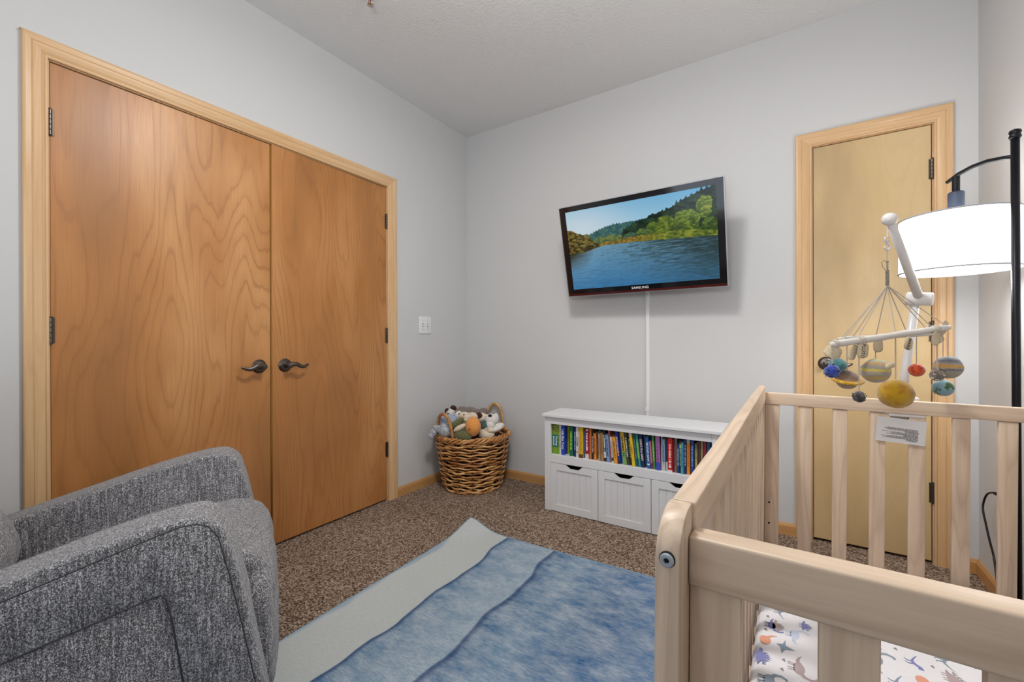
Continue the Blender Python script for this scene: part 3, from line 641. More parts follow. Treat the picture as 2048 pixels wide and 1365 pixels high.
for i, (u0, u1, rgb, h, fo, lean, title, tc, band, label) in enumerate(BOOKS):
    x0, x1 = float(px2x(u0)), float(px2x(u1)); y0 = 2.388+fo; dep = min(rnd.uniform(.15, .185), 2.588-y0)
    if h > .185: h = .1855
    hh = min(h, .186)
    L_ = math.radians(-lean); xc = (x0+x1)/2; wd = x1-x0
    if lean: wd *= .97
    M = Matrix.Translation((xc, y0, SHZ)) @ Matrix.Rotation(L_, 4, 'Y')
    if lean: M = Matrix.Translation((0, 0, abs(math.sin(L_))*wd/2)) @ M
    t = thing('book', label, 'book', mat=M, group='picture books on the bookcase shelf')
    bm = B(); th = .0022
    poly = [(-wd/2, dep), (-wd/2, .004), (-wd/2+.0012, .0012), (-wd/4, 0), (wd/4, 0), (wd/2-.0012, .0012), (wd/2, .004), (wd/2, dep), (wd/2-th, dep), (wd/2-th, .004), (-wd/2+th, .004), (-wd/2+th, dep)]
    if wd < .012: poly = [(-wd/2, 0), (wd/2, 0), (wd/2, dep), (wd/2-.0012, dep), (wd/2-.0012, .003), (-wd/2+.0012, .003), (-wd/2+.0012, dep), (-wd/2, dep)]; th = .0012
    extr(bm, poly, 'z', 0, hh); cov = obj('cover', bm, cmat(rgb), t, local=True)
    bm = B(); box(bm, (-wd/2+th, .0045, .003), (wd/2-th, dep-.004, hh-.003)); obj('pages', bm, M_PAGE, t, local=True)
    yf = -.0003
    if band:
        bm = B(); box(bm, (-wd/2+.0004, yf-.0002, band[1]), (wd/2-.0004, .0012, min(band[2], hh))); obj('spine_band', bm, cmat(band[0]), cov, local=True, frame=t)
    if title:
        M2 = Matrix.Translation((0, yf-.0004, hh*.52)) @ Matrix.Rotation(PI/2, 4, 'X') @ Matrix.Rotation(-PI/2, 4, 'Z')
        s_ = min(wd*.72, hh*.86/max(4, len(title)*.56))
        obj('spine_title', text_mesh(title, s_*1.15, M2, True), plain('ink_%d_%d_%d' % tuple(tc), tc, .5), cov, local=True, frame=t)
    elif tc:
        bm = B(); z = hh*.82
        while z > hh*.24:
            l_ = rnd.uniform(.003, .0075); a = wd*rnd.uniform(.18, .27)
            box(bm, (-a, yf-.0003, z-l_), (a*rnd.uniform(.4, 1), 0, z)); z -= l_+rnd.choice([.0012, .0014, .005])
        obj('spine_lettering', bm, plain('ink_%d_%d_%d' % tuple(tc), tc, .5), cov, local=True, frame=t)
    if i == 0:      # monkeys and the blue title plate
        bm = B(); box(bm, (-.018, yf-.0006, .042), (.022, .001, .118), .004, 2); obj('title_plate', bm, plain('plate_blue', (16, 110, 120), .4), cov, local=True, frame=t)
        for k, (s_, xx) in enumerate((('Monkey', .010), ('Around', -.008))):
            obj('spine_title', text_mesh(s_, .0185, Matrix.Translation((xx, -.0012, .08)) @ Matrix.Rotation(PI/2, 4, 'X') @ Matrix.Rotation(-PI/2, 4, 'Z'), True), plain('ink_white', TXW, .5), cov, local=True, frame=t)
        bm = B()
        for (xx, zz) in ((.0, .172), (.012, .160), (-.004, .150), (.008, .136)):
            ball(bm, (xx, .001, zz), (.0085, .0028, .0075), 12); ball(bm, (xx-.009, .001, zz+.002), (.003, .0018, .003), 8); ball(bm, (xx+.009, .001, zz+.002), (.003, .0018, .003), 8)
        obj('monkey_picture', bm, plain('monkey_brown', (96, 48, 34), .6), cov, local=True, frame=t)
        bm = B(); 
        for (xx, zz) in ((.0, .171), (.012, .159), (-.004, .149), (.008, .135)): ball(bm, (xx, -.001, zz), (.005, .0018, .0045), 10)
        obj('monkey_faces', bm, plain('monkey_tan', (206, 160, 120), .6), cov, local=True, frame=t)
    if 'round white emblem' in label:
        bm = B(); cyl(bm, (0, .001, .030), (0, -1, 0), .0065, .0018, 18); obj('spine_emblem', bm, plain('ink_white', TXW, .5), cov, local=True, frame=t)
    if 'white bird' in label:
        bm = B(); zz = .168 if 'red' in label else .020
        ball(bm, (0, 0, zz), (.006, .001, .003), 10); ball(bm, (.004, 0, zz+.003), (.003, .001, .005), 8, rot=(0, .5, 0)); ball(bm, (-.004, 0, zz+.003), (.003, .001, .004), 8, rot=(0, -.6, 0)); obj('spine_emblem', bm, plain('ink_white', TXW, .5), cov, local=True, frame=t)

# ------------------------------------------------------------------ wicker basket
BC = Vector((-1.945, 2.465, 0))
bk = thing('wicker_basket', 'round woven wicker basket with rope handles in the corner', 'basket', tuple(BC))
g = G('rattan'); oi = g.n('ShaderNodeObjectInfo'); v = g.noise(g.obj(), 26, 3, .65); v2 = g.noise(g.obj(), 140, 2)
f = g.math('MULTIPLY_ADD', oi.outputs['Random'], .25, g.math('MULTIPLY', v, .8)); f = g.math('MULTIPLY_ADD', v2, .15, f)
g.set(g.ramp(f, [(.30, (96, 50, 22)), (.48, (168, 108, 56)), (.66, (208, 156, 96)), (.85, (228, 190, 136))]), .4, spec=.45); g.bump(v2, .2, .001); M_RAT = g.m
M_RATD = plain('rattan_stake', (104, 66, 36), .5)
def RB(z): return .198+(.258-.198)*(z/.375)**.85
NS = 14
rows = 19
for r_ in range(rows):
    z0 = .018+r_*.0186; bm = B(); n = NS*12; pts = []; rr = []
    ph = rnd.uniform(0, 6)
    for k in range(n):
        th = 2*PI*k/n; wv = math.cos(NS/2*th+PI*r_)
        rad = RB(z0)+.0085*wv; z = z0+.0026*math.sin(3*th+ph)+.0034*math.sin(NS*th+ph)+.0012*math.sin(5*th+ph*2)
        pts.append(BC+Vector((rad*math.cos(th), rad*math.sin(th), z))); rr.append(.0070+.0011*math.sin(2*th+ph))
    tube(bm, pts, rr, 6, closed=True); obj('weaver', bm, M_RAT, bk, smooth=True, origin=tuple(BC+Vector((0, 0, z0))))
for k in range(NS):
    th = 2*PI*(k+.5)/NS if False else 2*PI*k/NS; bm = B()
    tube(bm, [BC+Vector((RB(z)*math.cos(th), RB(z)*math.sin(th), z)) for z in (.008, .08, .16, .25, .33, .375)], .0045, 6); obj('stake', bm, M_RATD, bk, smooth=True)
for s_ in range(4):     # braided rim
    bm = B(); n = 220; pts = []
    for k in range(n):
        th = 2*PI*k/n; a = 12*th+s_*PI/2
        rad = RB(.372)+.004+.011*math.cos(a); pts.append(BC+Vector((rad*math.cos(th), rad*math.sin(th), .377+.0125*math.sin(a)+.003*math.sin(2*th+s_))))
    tube(bm, pts, .0078, 6, closed=True); obj('rim_strand', bm, M_RAT, bk, smooth=True)
bm = B(); n = 200
for s_ in range(2):
    tube(bm, [BC+Vector(((.2+.006*math.cos(14*2*PI*k/n+s_*PI))*math.cos(2*PI*k/n), (.2+.006*math.cos(14*2*PI*k/n+s_*PI))*math.sin(2*PI*k/n), .009+.004*math.sin(14*2*PI*k/n+s_*PI))) for k in range(n)], .0055, 6, closed=True)
obj('foot_rim', bm, M_RAT, bk, smooth=True)
bm = B(); lathe(bm, [(0, .012), (.192, .012), (.192, .02), (0, .02)], 32, Matrix.Translation(BC)); obj('basket_base', bm, M_RATD, bk)
bm = B(); lathe(bm, [(.183, .02), (.208, .2), (.236, .34)], 40, Matrix.Translation(BC)); o = obj('gap_shade_liner', bm, plain('basket_shadow_liner', (34, 20, 12), .95), bk, smooth=True, label='dark sheet for the shade between the strands')  # added dark sheet, puts shade into the gaps of the weave
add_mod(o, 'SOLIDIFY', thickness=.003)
R2 = Vector((.8386, .5448, 0)); F2 = Vector((-.5448, .8386, 0))
def rope_handle(c_dir, span, height, label):
    c_dir = c_dir.normalized(); tdir = Vector((-c_dir.y, c_dir.x, 0)); h_ = None; bm = B()
    for s_ in range(4):
        pts = []; n = 90
        for k in range(n+1):
            t = k/n; a = PI*t
            base = BC+c_dir*(.262*math.sqrt(max(0, 1-(span*math.cos(a)/.262)**2*.9)))+tdir*(span*math.cos(a))+Vector((0, 0, .345+(height+.035)*math.sin(a)**.75 if 0 < t < 1 else .345))
            a2 = 2*PI*13*t+s_*PI/2
            off = (c_dir*math.cos(a2)+(tdir*math.sin(a)*1+Vector((0, 0, 1))*abs(math.cos(a)) if False else Vector((0, 0, math.sin(a)))+tdir*math.cos(a))*math.sin(a2))*.0072
            pts.append(base+off)
        tube(bm, pts, .0046, 6)
    obj('handle', bm, M_RAT, bk, smooth=True, label=label)
rope_handle(R2*-.70+F2*-.72, .086, .168, 'twisted rope-like wicker handle facing the closet')
rope_handle(R2*.60+F2*.80, .086, .180, 'twisted rope-like wicker handle near the bookcase')

# ---- plush toys in the basket (each rests on a hidden heap)
FUR = dict(white=fuzzy('fur_white', (196, 190, 182), (244, 240, 234), 140), cream=fuzzy('fur_cream', (196, 178, 152), (236, 224, 202), 150), black=fuzzy('fur_black', (22, 16, 16), (56, 44, 42), 150),
           brown=fuzzy('fur_brown', (48, 26, 20), (84, 50, 38), 150), grey=fuzzy('fur_grey', (98, 86, 80), (142, 128, 120), 160), blue=fuzzy('fur_pale_blue', (130, 144, 164), (176, 190, 208), 160),
           curly=fuzzy('curly_blue_grey', (98, 112, 126), (216, 220, 224), 85, 1), green=fuzzy('fur_olive', (78, 80, 50), (124, 124, 84), 150), orange=fuzzy('fur_orange', (206, 128, 58), (238, 168, 92), 150),
           teal=fuzzy('fur_teal', (34, 62, 72), (96, 122, 122), 90), tan=fuzzy('fur_tan', (172, 132, 96), (212, 178, 140), 150))
M_EYE = (lambda g: g.set(lin((10, 10, 12)), .1))(G('toy_eye'))
def toy(name, label, cat, parts):
    t = None; c0 = None
    for nm, mat, balls in parts:
        if c0 is None:
            c0 = Vector(balls[0][0]); t = thing(name, label, cat, tuple(c0))
        bm = B()
        for j, b_ in enumerate(balls):
            c, r = b_[0], b_[1]; rot = b_[2] if len(b_) > 2 else None
            small = nm in ('eye', 'nose')
            ball(bm, c, r, 12 if small else 20, 0 if small else .07, 2.5, rot, j+len(nm))
        if nm in ('eye', 'nose', 'ear', 'mouth', 'eye_patch', 'toe', 'muzzle', 'seam') : obj(nm, bm, mat, first, smooth=True)
        else:
            q_ = obj(nm, bm, mat, t, smooth=True)
            if nm in ('head', 'face', 'body', 'foot'): first = q_
def off(c, r=0, f=0, z=0): return Vector(c)+R2*r+F2*f+Vector((0, 0, z))
pa = (-2.095, 2.405, .515)
toy('panda_plush', 'black and white plush panda at the back left of the basket', 'plush toy', [
 ('head', FUR['white'], [(off(pa), (.042, .040, .038)), (off(pa, -.01, -.02, -.018), (.026, .024, .02))]),
 ('ear', FUR['brown'], [(off(pa, .018, -.004, .040), (.026, .018, .020), (0, .4, .4))]), ('ear', FUR['brown'], [(off(pa, -.030, -.004, .018), (.02, .016, .022))]),
 ('eye', M_EYE, [(off(pa, -.018, -.036, .004), .007)]), ('nose', M_EYE, [(off(pa, -.002, -.046, -.010), .009)]),
 ('body', FUR['black'], [(off(pa, .01, .03, -.08), (.06, .055, .07))])])
sl = (-1.985, 2.40, .525)
toy('sloth_plush', 'grey plush sloth with white face stretched over the back', 'plush toy', [
 ('body', FUR['grey'], [(off(sl, 0, .0, .0), (.058, .05, .052)), (off(sl, .05, .05, .0), (.07, .05, .04)), (off(sl, .10, .07, -.012), (.06, .045, .036)), (off(sl, .145, .08, -.006), (.042, .04, .036))]),
 ('face', FUR['white'], [(off(sl, -.012, -.034, -.010), (.040, .026, .038), (0, .3, .5))]),
 ('eye_patch', FUR['grey'], [(off(sl, -.014, -.057, .003), (.013, .006, .012))]), ('nose', M_EYE, [(off(sl, -.024, -.064, -.030), .0095)]), ('eye', M_EYE, [(off(sl, -.014, -.062, .003), .0055)])])
gi = (-1.905, 2.33, .520)
toy('cow_plush', 'cream and tan plush cow lying with a dark brown ear', 'plush toy', [
 ('head', FUR['cream'], [(off(gi), (.044, .034, .034), (0, .25, .5)), (off(gi, .05, .02, .002), (.05, .035, .026)), (off(gi, -.004, -.012, -.018), (.034, .028, .024))]),
 ('ear', FUR['brown'], [(off(gi, .098, .005, .010), (.024, .016, .021), (0, .4, .4))]),
 ('muzzle', FUR['tan'], [(off(gi, -.016, -.016, -.006), (.026, .022, .022))]),
 ('eye', M_EYE, [(off(gi, -.004, -.032, .022), .0045)]), ('eye', M_EYE, [(off(gi, -.010, -.042, -.026), .006)])])
bb = (-2.015, 2.290, .478)
toy('elephant_plush', 'smooth pale blue round plush behind the left basket handle', 'plush toy', [('body', FUR['blue'], [(bb, (.078, .062, .055)), (off(bb, .05, .01, -.02), (.05, .05, .045))]), ('seam', FUR['grey'], [(off(bb, 0, -.0565, .012), (.03, .002, .002))])])
cu = (-1.995, 2.235, .435)
toy('lamb_plush', 'curly blue-grey plush lamb with one leg hanging over the rim', 'plush toy', [
 ('body', FUR['curly'], [(off(cu), (.062, .05, .05)), (off(cu, .06, .03, -.012), (.05, .045, .036))]),
 ('leg', FUR['curly'], [(off(cu, -.058, .018, .006), (.034, .024, .024), (0, .5, .5)), (off(cu, -.088, .018, -.022), (.024, .022, .026)), (off(cu, -.104, .014, -.044), (.021, .02, .022))])])
gr = (-1.888, 2.245, .486)
toy('frog_plush', 'olive green plush frog with a pale belly beside the orange toy', 'plush toy', [
 ('body', FUR['green'], [(off(gr, -.012, 0, .008), (.056, .028, .022), (0, -.62, .55)), (off(gr, .02, .03, -.02), (.06, .04, .04))]),
 ('body', FUR['green'], [(off(gr, .02, .0, -.075), (.08, .05, .045))]), ('leg', FUR['cream'], [(off(gr, .01, -.02, -.020), (.050, .020, .018), (0, -.5, .55))]),
 ('foot', FUR['green'], [(off(gr, .042, -.014, -.044), (.026, .022, .026))])])
orr = (-1.792, 2.278, .478)
toy('octopus_plush', 'round orange plush with stitched seams at the front of the basket', 'plush toy', [
 ('body', FUR['orange'], [(off(orr, 0, 0, -.004), (.052, .052, .064))]), ('mouth', FUR['brown'], [(off(orr, -.022, -.048, -.012), (.006, .004, .005))])])
cr = (-1.832, 2.425, .505)
toy('bear_plush', 'cream plush bear in a dark teal shirt', 'plush toy', [
 ('head', FUR['cream'], [(cr, (.046, .04, .036)), (off(cr, .028, -.01, .006), (.03, .026, .022))]),
 ('shirt', FUR['teal'], [(off(cr, .034, -.05, -.046), (.042, .036, .042))]), ('eye', M_EYE, [(off(cr, .030, -.034, .012), .0055)]),
 ('foot', FUR['cream'], [(off(cr, .055, -.085, -.068), (.04, .026, .02))]), ('toe', FUR['tan'], [(off(cr, .050, -.104, -.064), (.010, .006, .014))])])
dg = (-1.752, 2.425, .500)
toy('dog_plush', 'white plush dog with a black nose near the right handle', 'plush toy', [
 ('head', FUR['white'], [(dg, (.048, .042, .042)), (off(dg, -.006, -.02, -.03), (.036, .03, .034)), (off(dg, .045, 0, -.05), (.05, .035, .026), (0, -.3, .6))]),
 ('nose', M_EYE, [(off(dg, -.004, -.030, .034), (.015, .012, .010))]), ('ear', FUR['white'], [(off(dg, .036, .005, .01), (.02, .016, .034))]),
 ('leg', FUR['white'], [(off(dg, .038, -.04, -.058), (.046, .02, .017), (0, -.35, .6))]), ('body', FUR['cream'], [(off(dg, -.03, -.02, -.095), (.06, .05, .045))])])

# ------------------------------------------------------------------ rug
rugM = Matrix.Translation((-1.525, 1.885, 0)) @ Matrix.Rotation(math.radians(1.9), 4, 'Z')
RW, RL = 1.62, 2.35
g = G('rug_print'); o_ = g.obj(); sx, sy, sz_ = g.sep(o_)
wob = g.noise(g.mapv(o_, (.12, 1.6, 0), (2, 0, 0)), 1.0, 2, .5); wob2 = g.noise(g.mapv(o_, (2, 9, 0)), 1.0, 2)
f = g.math('MULTIPLY_ADD', g.math('SUBTRACT', wob, .5), .30, sx); f = g.math('MULTIPLY_ADD', g.math('SUBTRACT', wob2, .5), .012, f)
f = g.math('DIVIDE', f, 1.62)
st = g.noise(g.mapv(o_, (34, 420, 1)), 1.0, 4, .8); st2 = g.noise(g.mapv(o_, (24, 150, 1)), 1.0, 4, .75); blot = g.noise(g.mapv(o_, (8, 15, 1)), 1.0, 4, .7)
base = g.ramp(f, [(0, (150, 168, 180)), (.006, (164, 178, 186)), (.012, (190, 194, 192)), (.160, (182, 186, 182)), (.163, (40, 78, 112)), (.172, (80, 120, 152)), (.24, (124, 150, 170)), (.325, (142, 164, 178)), (.330, (30, 66, 104)), (.345, (58, 100, 138)), (.42, (84, 124, 156)), (.55, (42, 92, 140)), (.72, (52, 110, 166)), (1.0, (30, 76, 130))])
amt = g.ramp(f, [(.0, (.22, .22, .22)), (.164, (.22, .22, .22)), (.168, (1., 1., 1.)), (1, (1., 1., 1.))])
k1 = g.math('MULTIPLY', g.math('MULTIPLY_ADD', blot, 2.6, -.95), 1.0)
dk = g.math('MULTIPLY', g.math('MULTIPLY_ADD', st, 2.6, -1.05), g.sep(amt)[0])
lt = g.math('MULTIPLY', g.math('MULTIPLY_ADD', st2, 2.2, g.math('SUBTRACT', g.math('MULTIPLY', k1, 1.9), .75)), g.math('MULTIPLY', g.sep(amt)[0], .42))
n = g.n('ShaderNodeClamp'); g.l(lt, n.inputs[0]); lt = n.outputs[0]
n = g.n('ShaderNodeClamp'); g.l(dk, n.inputs[0]); dk = g.math('MULTIPLY', n.outputs[0], .85)
c_ = g.mix(lt, base, lin((186, 194, 200))); c_ = g.mix(dk, c_, lin((34, 74, 112)))
ln_ = g.ramp(f, [(0, (0., 0., 0.)), (.1605, (0., 0., 0.)), (.1625, (1., 1., 1.)), (.166, (1., 1., 1.)), (.176, (0., 0., 0.)), (.3265, (0., 0., 0.)), (.3285, (1., 1., 1.)), (.332, (1., 1., 1.)), (.345, (0., 0., 0.)), (1, (0., 0., 0.))])
c_ = g.mix(g.math('MULTIPLY', g.sep(ln_)[0], .75), c_, lin((26, 60, 104)))
gr_ = g.math('MULTIPLY', g.math('MULTIPLY_ADD', st, 1.8, -.7), .32); n = g.n('ShaderNodeClamp'); g.l(gr_, n.inputs[0])
c_ = g.mix(n.outputs[0], c_, lin((126, 146, 158)))
g.set(c_, .95, spec=.1); g.bump(g.math('ADD', st, g.noise(o_, 500, 2)), .35, .0015); M_RUG = g.m
rg = thing('area_rug', 'blue watercolour wave area rug lying on the brown carpet', 'rug', mat=rugM)
bm = B(); nx_, ny_ = 90, 120; vt = []
def rz(x, y):
    d2_ = (x**2+y**2); return .009+.052*math.exp(-d2_/.014)+.0015*math.sin(x*9+y*5)
xs_ = [RW*(i/nx_)**1.5 for i in range(nx_+1)]; ys_ = [-RL*(j/ny_)**1.5 for j in range(ny_+1)]
top = [[bm.verts.new((x+.02*math.exp(-(x*x+y*y)/.02), y+.005*math.exp(-(x*x+y*y)/.02), rz(x, y))) for y in ys_] for x in xs_]
for i in range(nx_):
    for j in range(ny_): bm.faces.new((top[i][j], top[i][j+1], top[i+1][j+1], top[i+1][j]))
o = obj('rug_field', bm, M_RUG, rg, local=True, origin=(0, 0, 0), smooth=True); add_mod(o, 'SOLIDIFY', thickness=.006, offset=-1)
def edge_pts(f_): return [f_(k/60) for k in range(61)]
bm = B()
def EP(x, y): return Vector((x+.02*math.exp(-(x*x+y*y)/.02), y+.005*math.exp(-(x*x+y*y)/.02), rz(x, y)-.002))
tube(bm, [EP(0, -RL*(1-(k/80))**1.5) for k in range(81)]+[EP(RW*(k/80)**1.5, 0) for k in range(1, 81)], .0035, 6)
obj('bound_edge', bm, plain('rug_binding', (120, 146, 164), .9), rg, local=True, smooth=True)

# ------------------------------------------------------------------ armchair
CA = math.radians(-27.3)
chM = Matrix.Translation((-1.4915, .6023, 0)) @ Matrix.Rotation(CA, 4, 'Z')
ch = thing('armchair', 'grey tweed upholstered glider armchair in front of the closet door', 'armchair', mat=chM)
M_PIPE = plain('dark_piping', (58, 58, 62), .9)
CK = Matrix.Translation((0, 0, .0525)) @ Matrix.Scale(.95, 4)
def cobj(name, bm, mat, parent, **k):
    bm.transform(CK); return obj(name, bm, mat, parent, **k)
side = [(-.76, .07), (-.76, .405), (-.74, .424), (-.5, .500), (-.36, .541), (-.28, .565), (-.195, .590), (-.10, .613), (-.04, .623), (-.0, .625), (.025, .621), (.050, .605), (.068, .580), (.092, .49), (.118, .36), (.148, .19), (.166, .07)]
for s_ in (-1, 1):
    bm = B(); a, b_ = sorted((s_*.265, s_*.417)); extr(bm, side, 'x', a, b_, .013, 4)
    armo = cobj('arm', bm, M_TWEED, ch, local=True); smooth_angle(armo, 50)
    brd = [(-.75, .30), (-.75, .385), (-.5, .463), (-.25, .542), (-.06, .602), (-.02, .612), (.010, .613), (.034, .602), (.054, .572), (.077, .47), (.103, .34), (.132, .18), (.150, .08), (.012, .08), (-.012, .22), (-.036, .40), (-.047, .452), (-.058, .464), (-.072, .461), (-.314, .398), (-.55, .345)]
    bm = B(); a, b_ = sorted((s_*.409, s_*.4205)); extr(bm, brd, 'x', a, b_, .0035, 2); o = cobj('arm_border', bm, M_TWEED, ch, local=True); smooth_angle(o, 50)
    pan = [(-.75, .09), (-.75, .292), (-.55, .337), (-.314, .390), (-.09, .448), (-.066, .453), (-.058, .448), (-.044, .40), (-.020, .22), (.002, .09)]
    bm = B(); a, b_ = sorted((s_*.409, s_*.418)); extr(bm, pan, 'x', a, b_, .004, 2); o = cobj('side_panel', bm, M_TWEED, ch, local=True); smooth_angle(o, 50)
    bm = B(); tube(bm, [(s_*.4185, y, z) for y, z in brd[1:13]], .0016, 6); tube(bm, [(s_*.420, y, z) for y, z in brd[14:21]], .0018, 6)
    tube(bm, [(s_*.282, y, z-.001) for y, z in side[2:10]], .0016, 6)
    cobj('seam', bm, M_PIPE, armo, local=True, frame=ch, smooth=True)
def pillow(bm, lo, hi, puff=.03, n=14, wr=.004, pw=6, seed=1):
    b = bmesh.new(); bmesh.ops.create_cube(b, size=2); bmesh.ops.subdivide_edges(b, edges=b.edges[:], cuts=n, use_grid_fill=True)
    lo = Vector(lo); hi = Vector(hi); c = (lo+hi)/2; h = (hi-lo)/2
    for v in b.verts:
        p = v.co.copy(); l_ = (abs(p.x)**pw+abs(p.y)**pw+abs(p.z)**pw)**(1/pw); q = p/l_
        bulge = Vector((q.x*(1-q.y**2)*(1-q.z**2), q.y*(1-q.x**2)*(1-q.z**2), q.z*(1-q.x**2)*(1-q.y**2)))*puff
        w_ = mnoise.noise(Vector((p.x*h.x, p.y*h.y, p.z*h.z))*9+Vector((seed, 0, 0)))*wr
        v.co = c+Vector((q.x*h.x, q.y*h.y, q.z*h.z))+bulge+q*w_
    join(bm, b)
bm = B(); seatp = [(-.52, .26), (-.52, .31), (-.45, .335), (-.33, .362), (-.2, .400), (-.1, .432), (-.02, .452), (.05, .460), (.10, .452), (.140, .430), (.163, .395), (.176, .35), (.18, .32), (.165, .30), (.05, .30)]
extr(bm, seatp, 'x', -.259, .259, .045, 5); o = cobj('seat_cushion', bm, M_TWEED, ch, local=True); smooth_angle(o, 60)
bm = B(); pillow(bm, (-.285, .118, .03), (.300, .186, .405), .014, 12, .006, 5, 3); bm.transform(Matrix.Shear('XZ', 4, (0, 0)) if False else Matrix.Rotation(math.radians(2.5), 4, 'X')); o = cobj('footrest', bm, M_TWEED, ch, local=True, smooth=True)
bm = B(); box(bm, (-.27, -.6, .05), (.27, .12, .30), .02); cobj('seat_base', bm, M_TWEED, ch, local=True)
bm = B(); pillow(bm, (-.25, -.09, 0), (.25, .09, .60), .03, 12, .004, 5, 7)
bm.transform(Matrix.Translation((0, -.66, .44)) @ Matrix.Rotation(math.radians(17), 4, 'X')); cobj('back_cushion', bm, M_TWEED, ch, local=True, smooth=True)
bm = B(); pillow(bm, (-.25, -.06, 0), (.22, .06, .22), .04, 10, .004, 4, 9)
bm.transform(Matrix.Translation((-.01, -.545, .362)) @ Matrix.Rotation(math.radians(20), 4, 'X')); cobj('lumbar_cushion', bm, M_TWEED, ch, local=True, smooth=True)
bm = B(); box(bm, (-.33, -.08, 0), (.33, .06, .62), .05, 4); bm.transform(Matrix.Translation((0, -.80, .38)) @ Matrix.Rotation(math.radians(15), 4, 'X')); o = cobj('back_shell', bm, M_TWEED, ch, local=True); smooth_angle(o, 50)
bm = B(); lathe(bm, [(0, -.043), (.24, -.043), (.24, -.02), (.22, -.01), (.05, -.005), (.05, .09), (0, .09)], 32, Matrix.Translation((0, -.3, 0))); cobj('swivel_base', bm, M_BLACK, ch, local=True)

# ------------------------------------------------------------------ crib
crM = Matrix.Translation((-.0905, .396, .0)) @ (Matrix.Rotation(.0079, 4, 'Y') @ Matrix.Rotation(-.0035, 4, 'X'))
cr = thing('crib', 'natural pine baby crib with wide end slats in the right foreground', 'crib', mat=crM)
CW, CL = .730, 1.470; PT = .0215
def post(xa, xb, near):
    R_ = .040; pts = [(0, .0105), (.057, .0105), (.057, .888)]
    for k in range(11):
        a = PI/2*k/10; pts.append((.046-.046*math.sin(a), .848+.040*math.cos(a)))
    if not near: pts = [(CL-y, z) for y, z in pts][::-1]
    bm = B(); extr(bm, pts, 'x', xa, xb, .0022, 2); o = obj('post', bm, CRIB['z'], cr, local=True); smooth_angle(o, 30); return o
posts = [post(-PT, 0, True), post(-PT, 0, False), post(CW, CW+PT, True), post(CW, CW+PT, False)]
for sgn, xa, xb in ((1, -.0205, .003), (-1, CW-.003, CW+.0205)):
    bm = B(); box(bm, (xa, .0605, .834), (xb, CL-.0605, .888), .0028, 3); smooth_angle(obj('side_rail', bm, CRIB['y'], cr, local=True), 40)
    bm = B(); box(bm, (xa, .0575, .13), (xb, CL-.0575, .20), .003, 2); smooth_angle(obj('side_rail', bm, CRIB['y'], cr, local=True), 40)
for ya, yb, zt, zb in ((.038, .067, .8627, .8156), (1.442, 1.466, .861, .8181)):
    bm = B(); box(bm, (.0003, ya, zb), (CW-.0003, yb, zt), .0032, 3); smooth_angle(obj('end_rail', bm, CRIB['x'], cr, local=True), 40)
    bm = B(); box(bm, (.0003, ya, .13), (CW-.0003, yb, .20), .003, 2); smooth_angle(obj('end_rail', bm, CRIB['x'], cr, local=True), 40)
    # wide boards, shared mesh
XS = [(0.0004, .045), (.103, .142), (.201, .241), (.299, .341), (.397, .437), (.496, .537), (.594, .634), (.685, .7296)]
def slat_mesh(wd, th, z0, z1, ax):
    bm = B(); box(bm, (-wd/2, -th/2, z0), (wd/2, th/2, z1), .0022, 2) if ax == 'x' else box(bm, (-th/2, -wd/2, z0), (th/2, wd/2, z1), .0022, 2)
    me = bpy.data.meshes.new('slat'); bm.to_mesh(me); bm.free(); me.materials.append(CRIB['z'])
    for p in me.polygons: p.use_smooth = True
    me.set_sharp_from_angle(angle=math.radians(30)); return me
m_wide = slat_mesh(.0446, .013, .20, .817, 'x'); m_mid = slat_mesh(.0405, .013, .20, .817, 'x'); m_side = slat_mesh(.035, .014, .20, .835, 'y')
for yc in (.0505, 1.4525):
    for a, b_ in XS: mobj('slat', m_wide if b_-a > .043 else m_mid, cr, ((a+b_)/2, yc, 0))
for k in range(-1, 13):
    y = .2605+.0918*k
    for xc in (-.0100, CW+.0100): mobj('slat', m_side, cr, (xc, y, 0))
M_ZINC = plain('zinc_bolt', (186, 196, 204), .4, .7)
for pi_, (x, y, dy) in zip((0, 2, 1, 3), ((-.0105, 0, -1), (CW+.0105, 0, -1), (-.0105, CL, 1), (CW+.0105, CL, 1))):
    for z in (.853, .165):
        if True:
            bm = B(); cyl(bm, (x, y-dy*.004, z), (0, dy, 0), .0071, .0044, 24); ring = obj('bolt_ring', bm, M_DARK, posts[pi_], local=True, frame=cr)
            bm = B(); lathe(bm, [(.0, .0), (.0064, 0), (.0064, .0012), (.0052, .0022), (.0026, .0022), (.0026, .0006), (0, .0006)], 24, axisM((x, y+dy*.0008, z), (0, dy, 0))); b_ = obj('bolt', bm, M_ZINC, posts[pi_], local=True, frame=cr); smooth_angle(b_, 40)
            bm = B(); cyl(bm, (x, y+dy*.0009, z), (0, dy, 0), .0025, .0008, 6); obj('hex_socket', bm, M_DARK, posts[pi_], local=True, frame=cr)
for z in (.457, .381, .305):
    for yy, dy in ((1.4462, -1), (.0572, 1)):
        bm = B(); cyl(bm, (.015, yy, z), (0, dy, 0), .0036, .0006, 16); obj('bolt_hole', bm, M_DARK, cr, local=True)
bm = B(); box(bm, (.004, .075, .150), (CW-.004, 1.435, .163), .002, 1); obj('mattress_support', bm, CRIB['y'], cr, local=True)
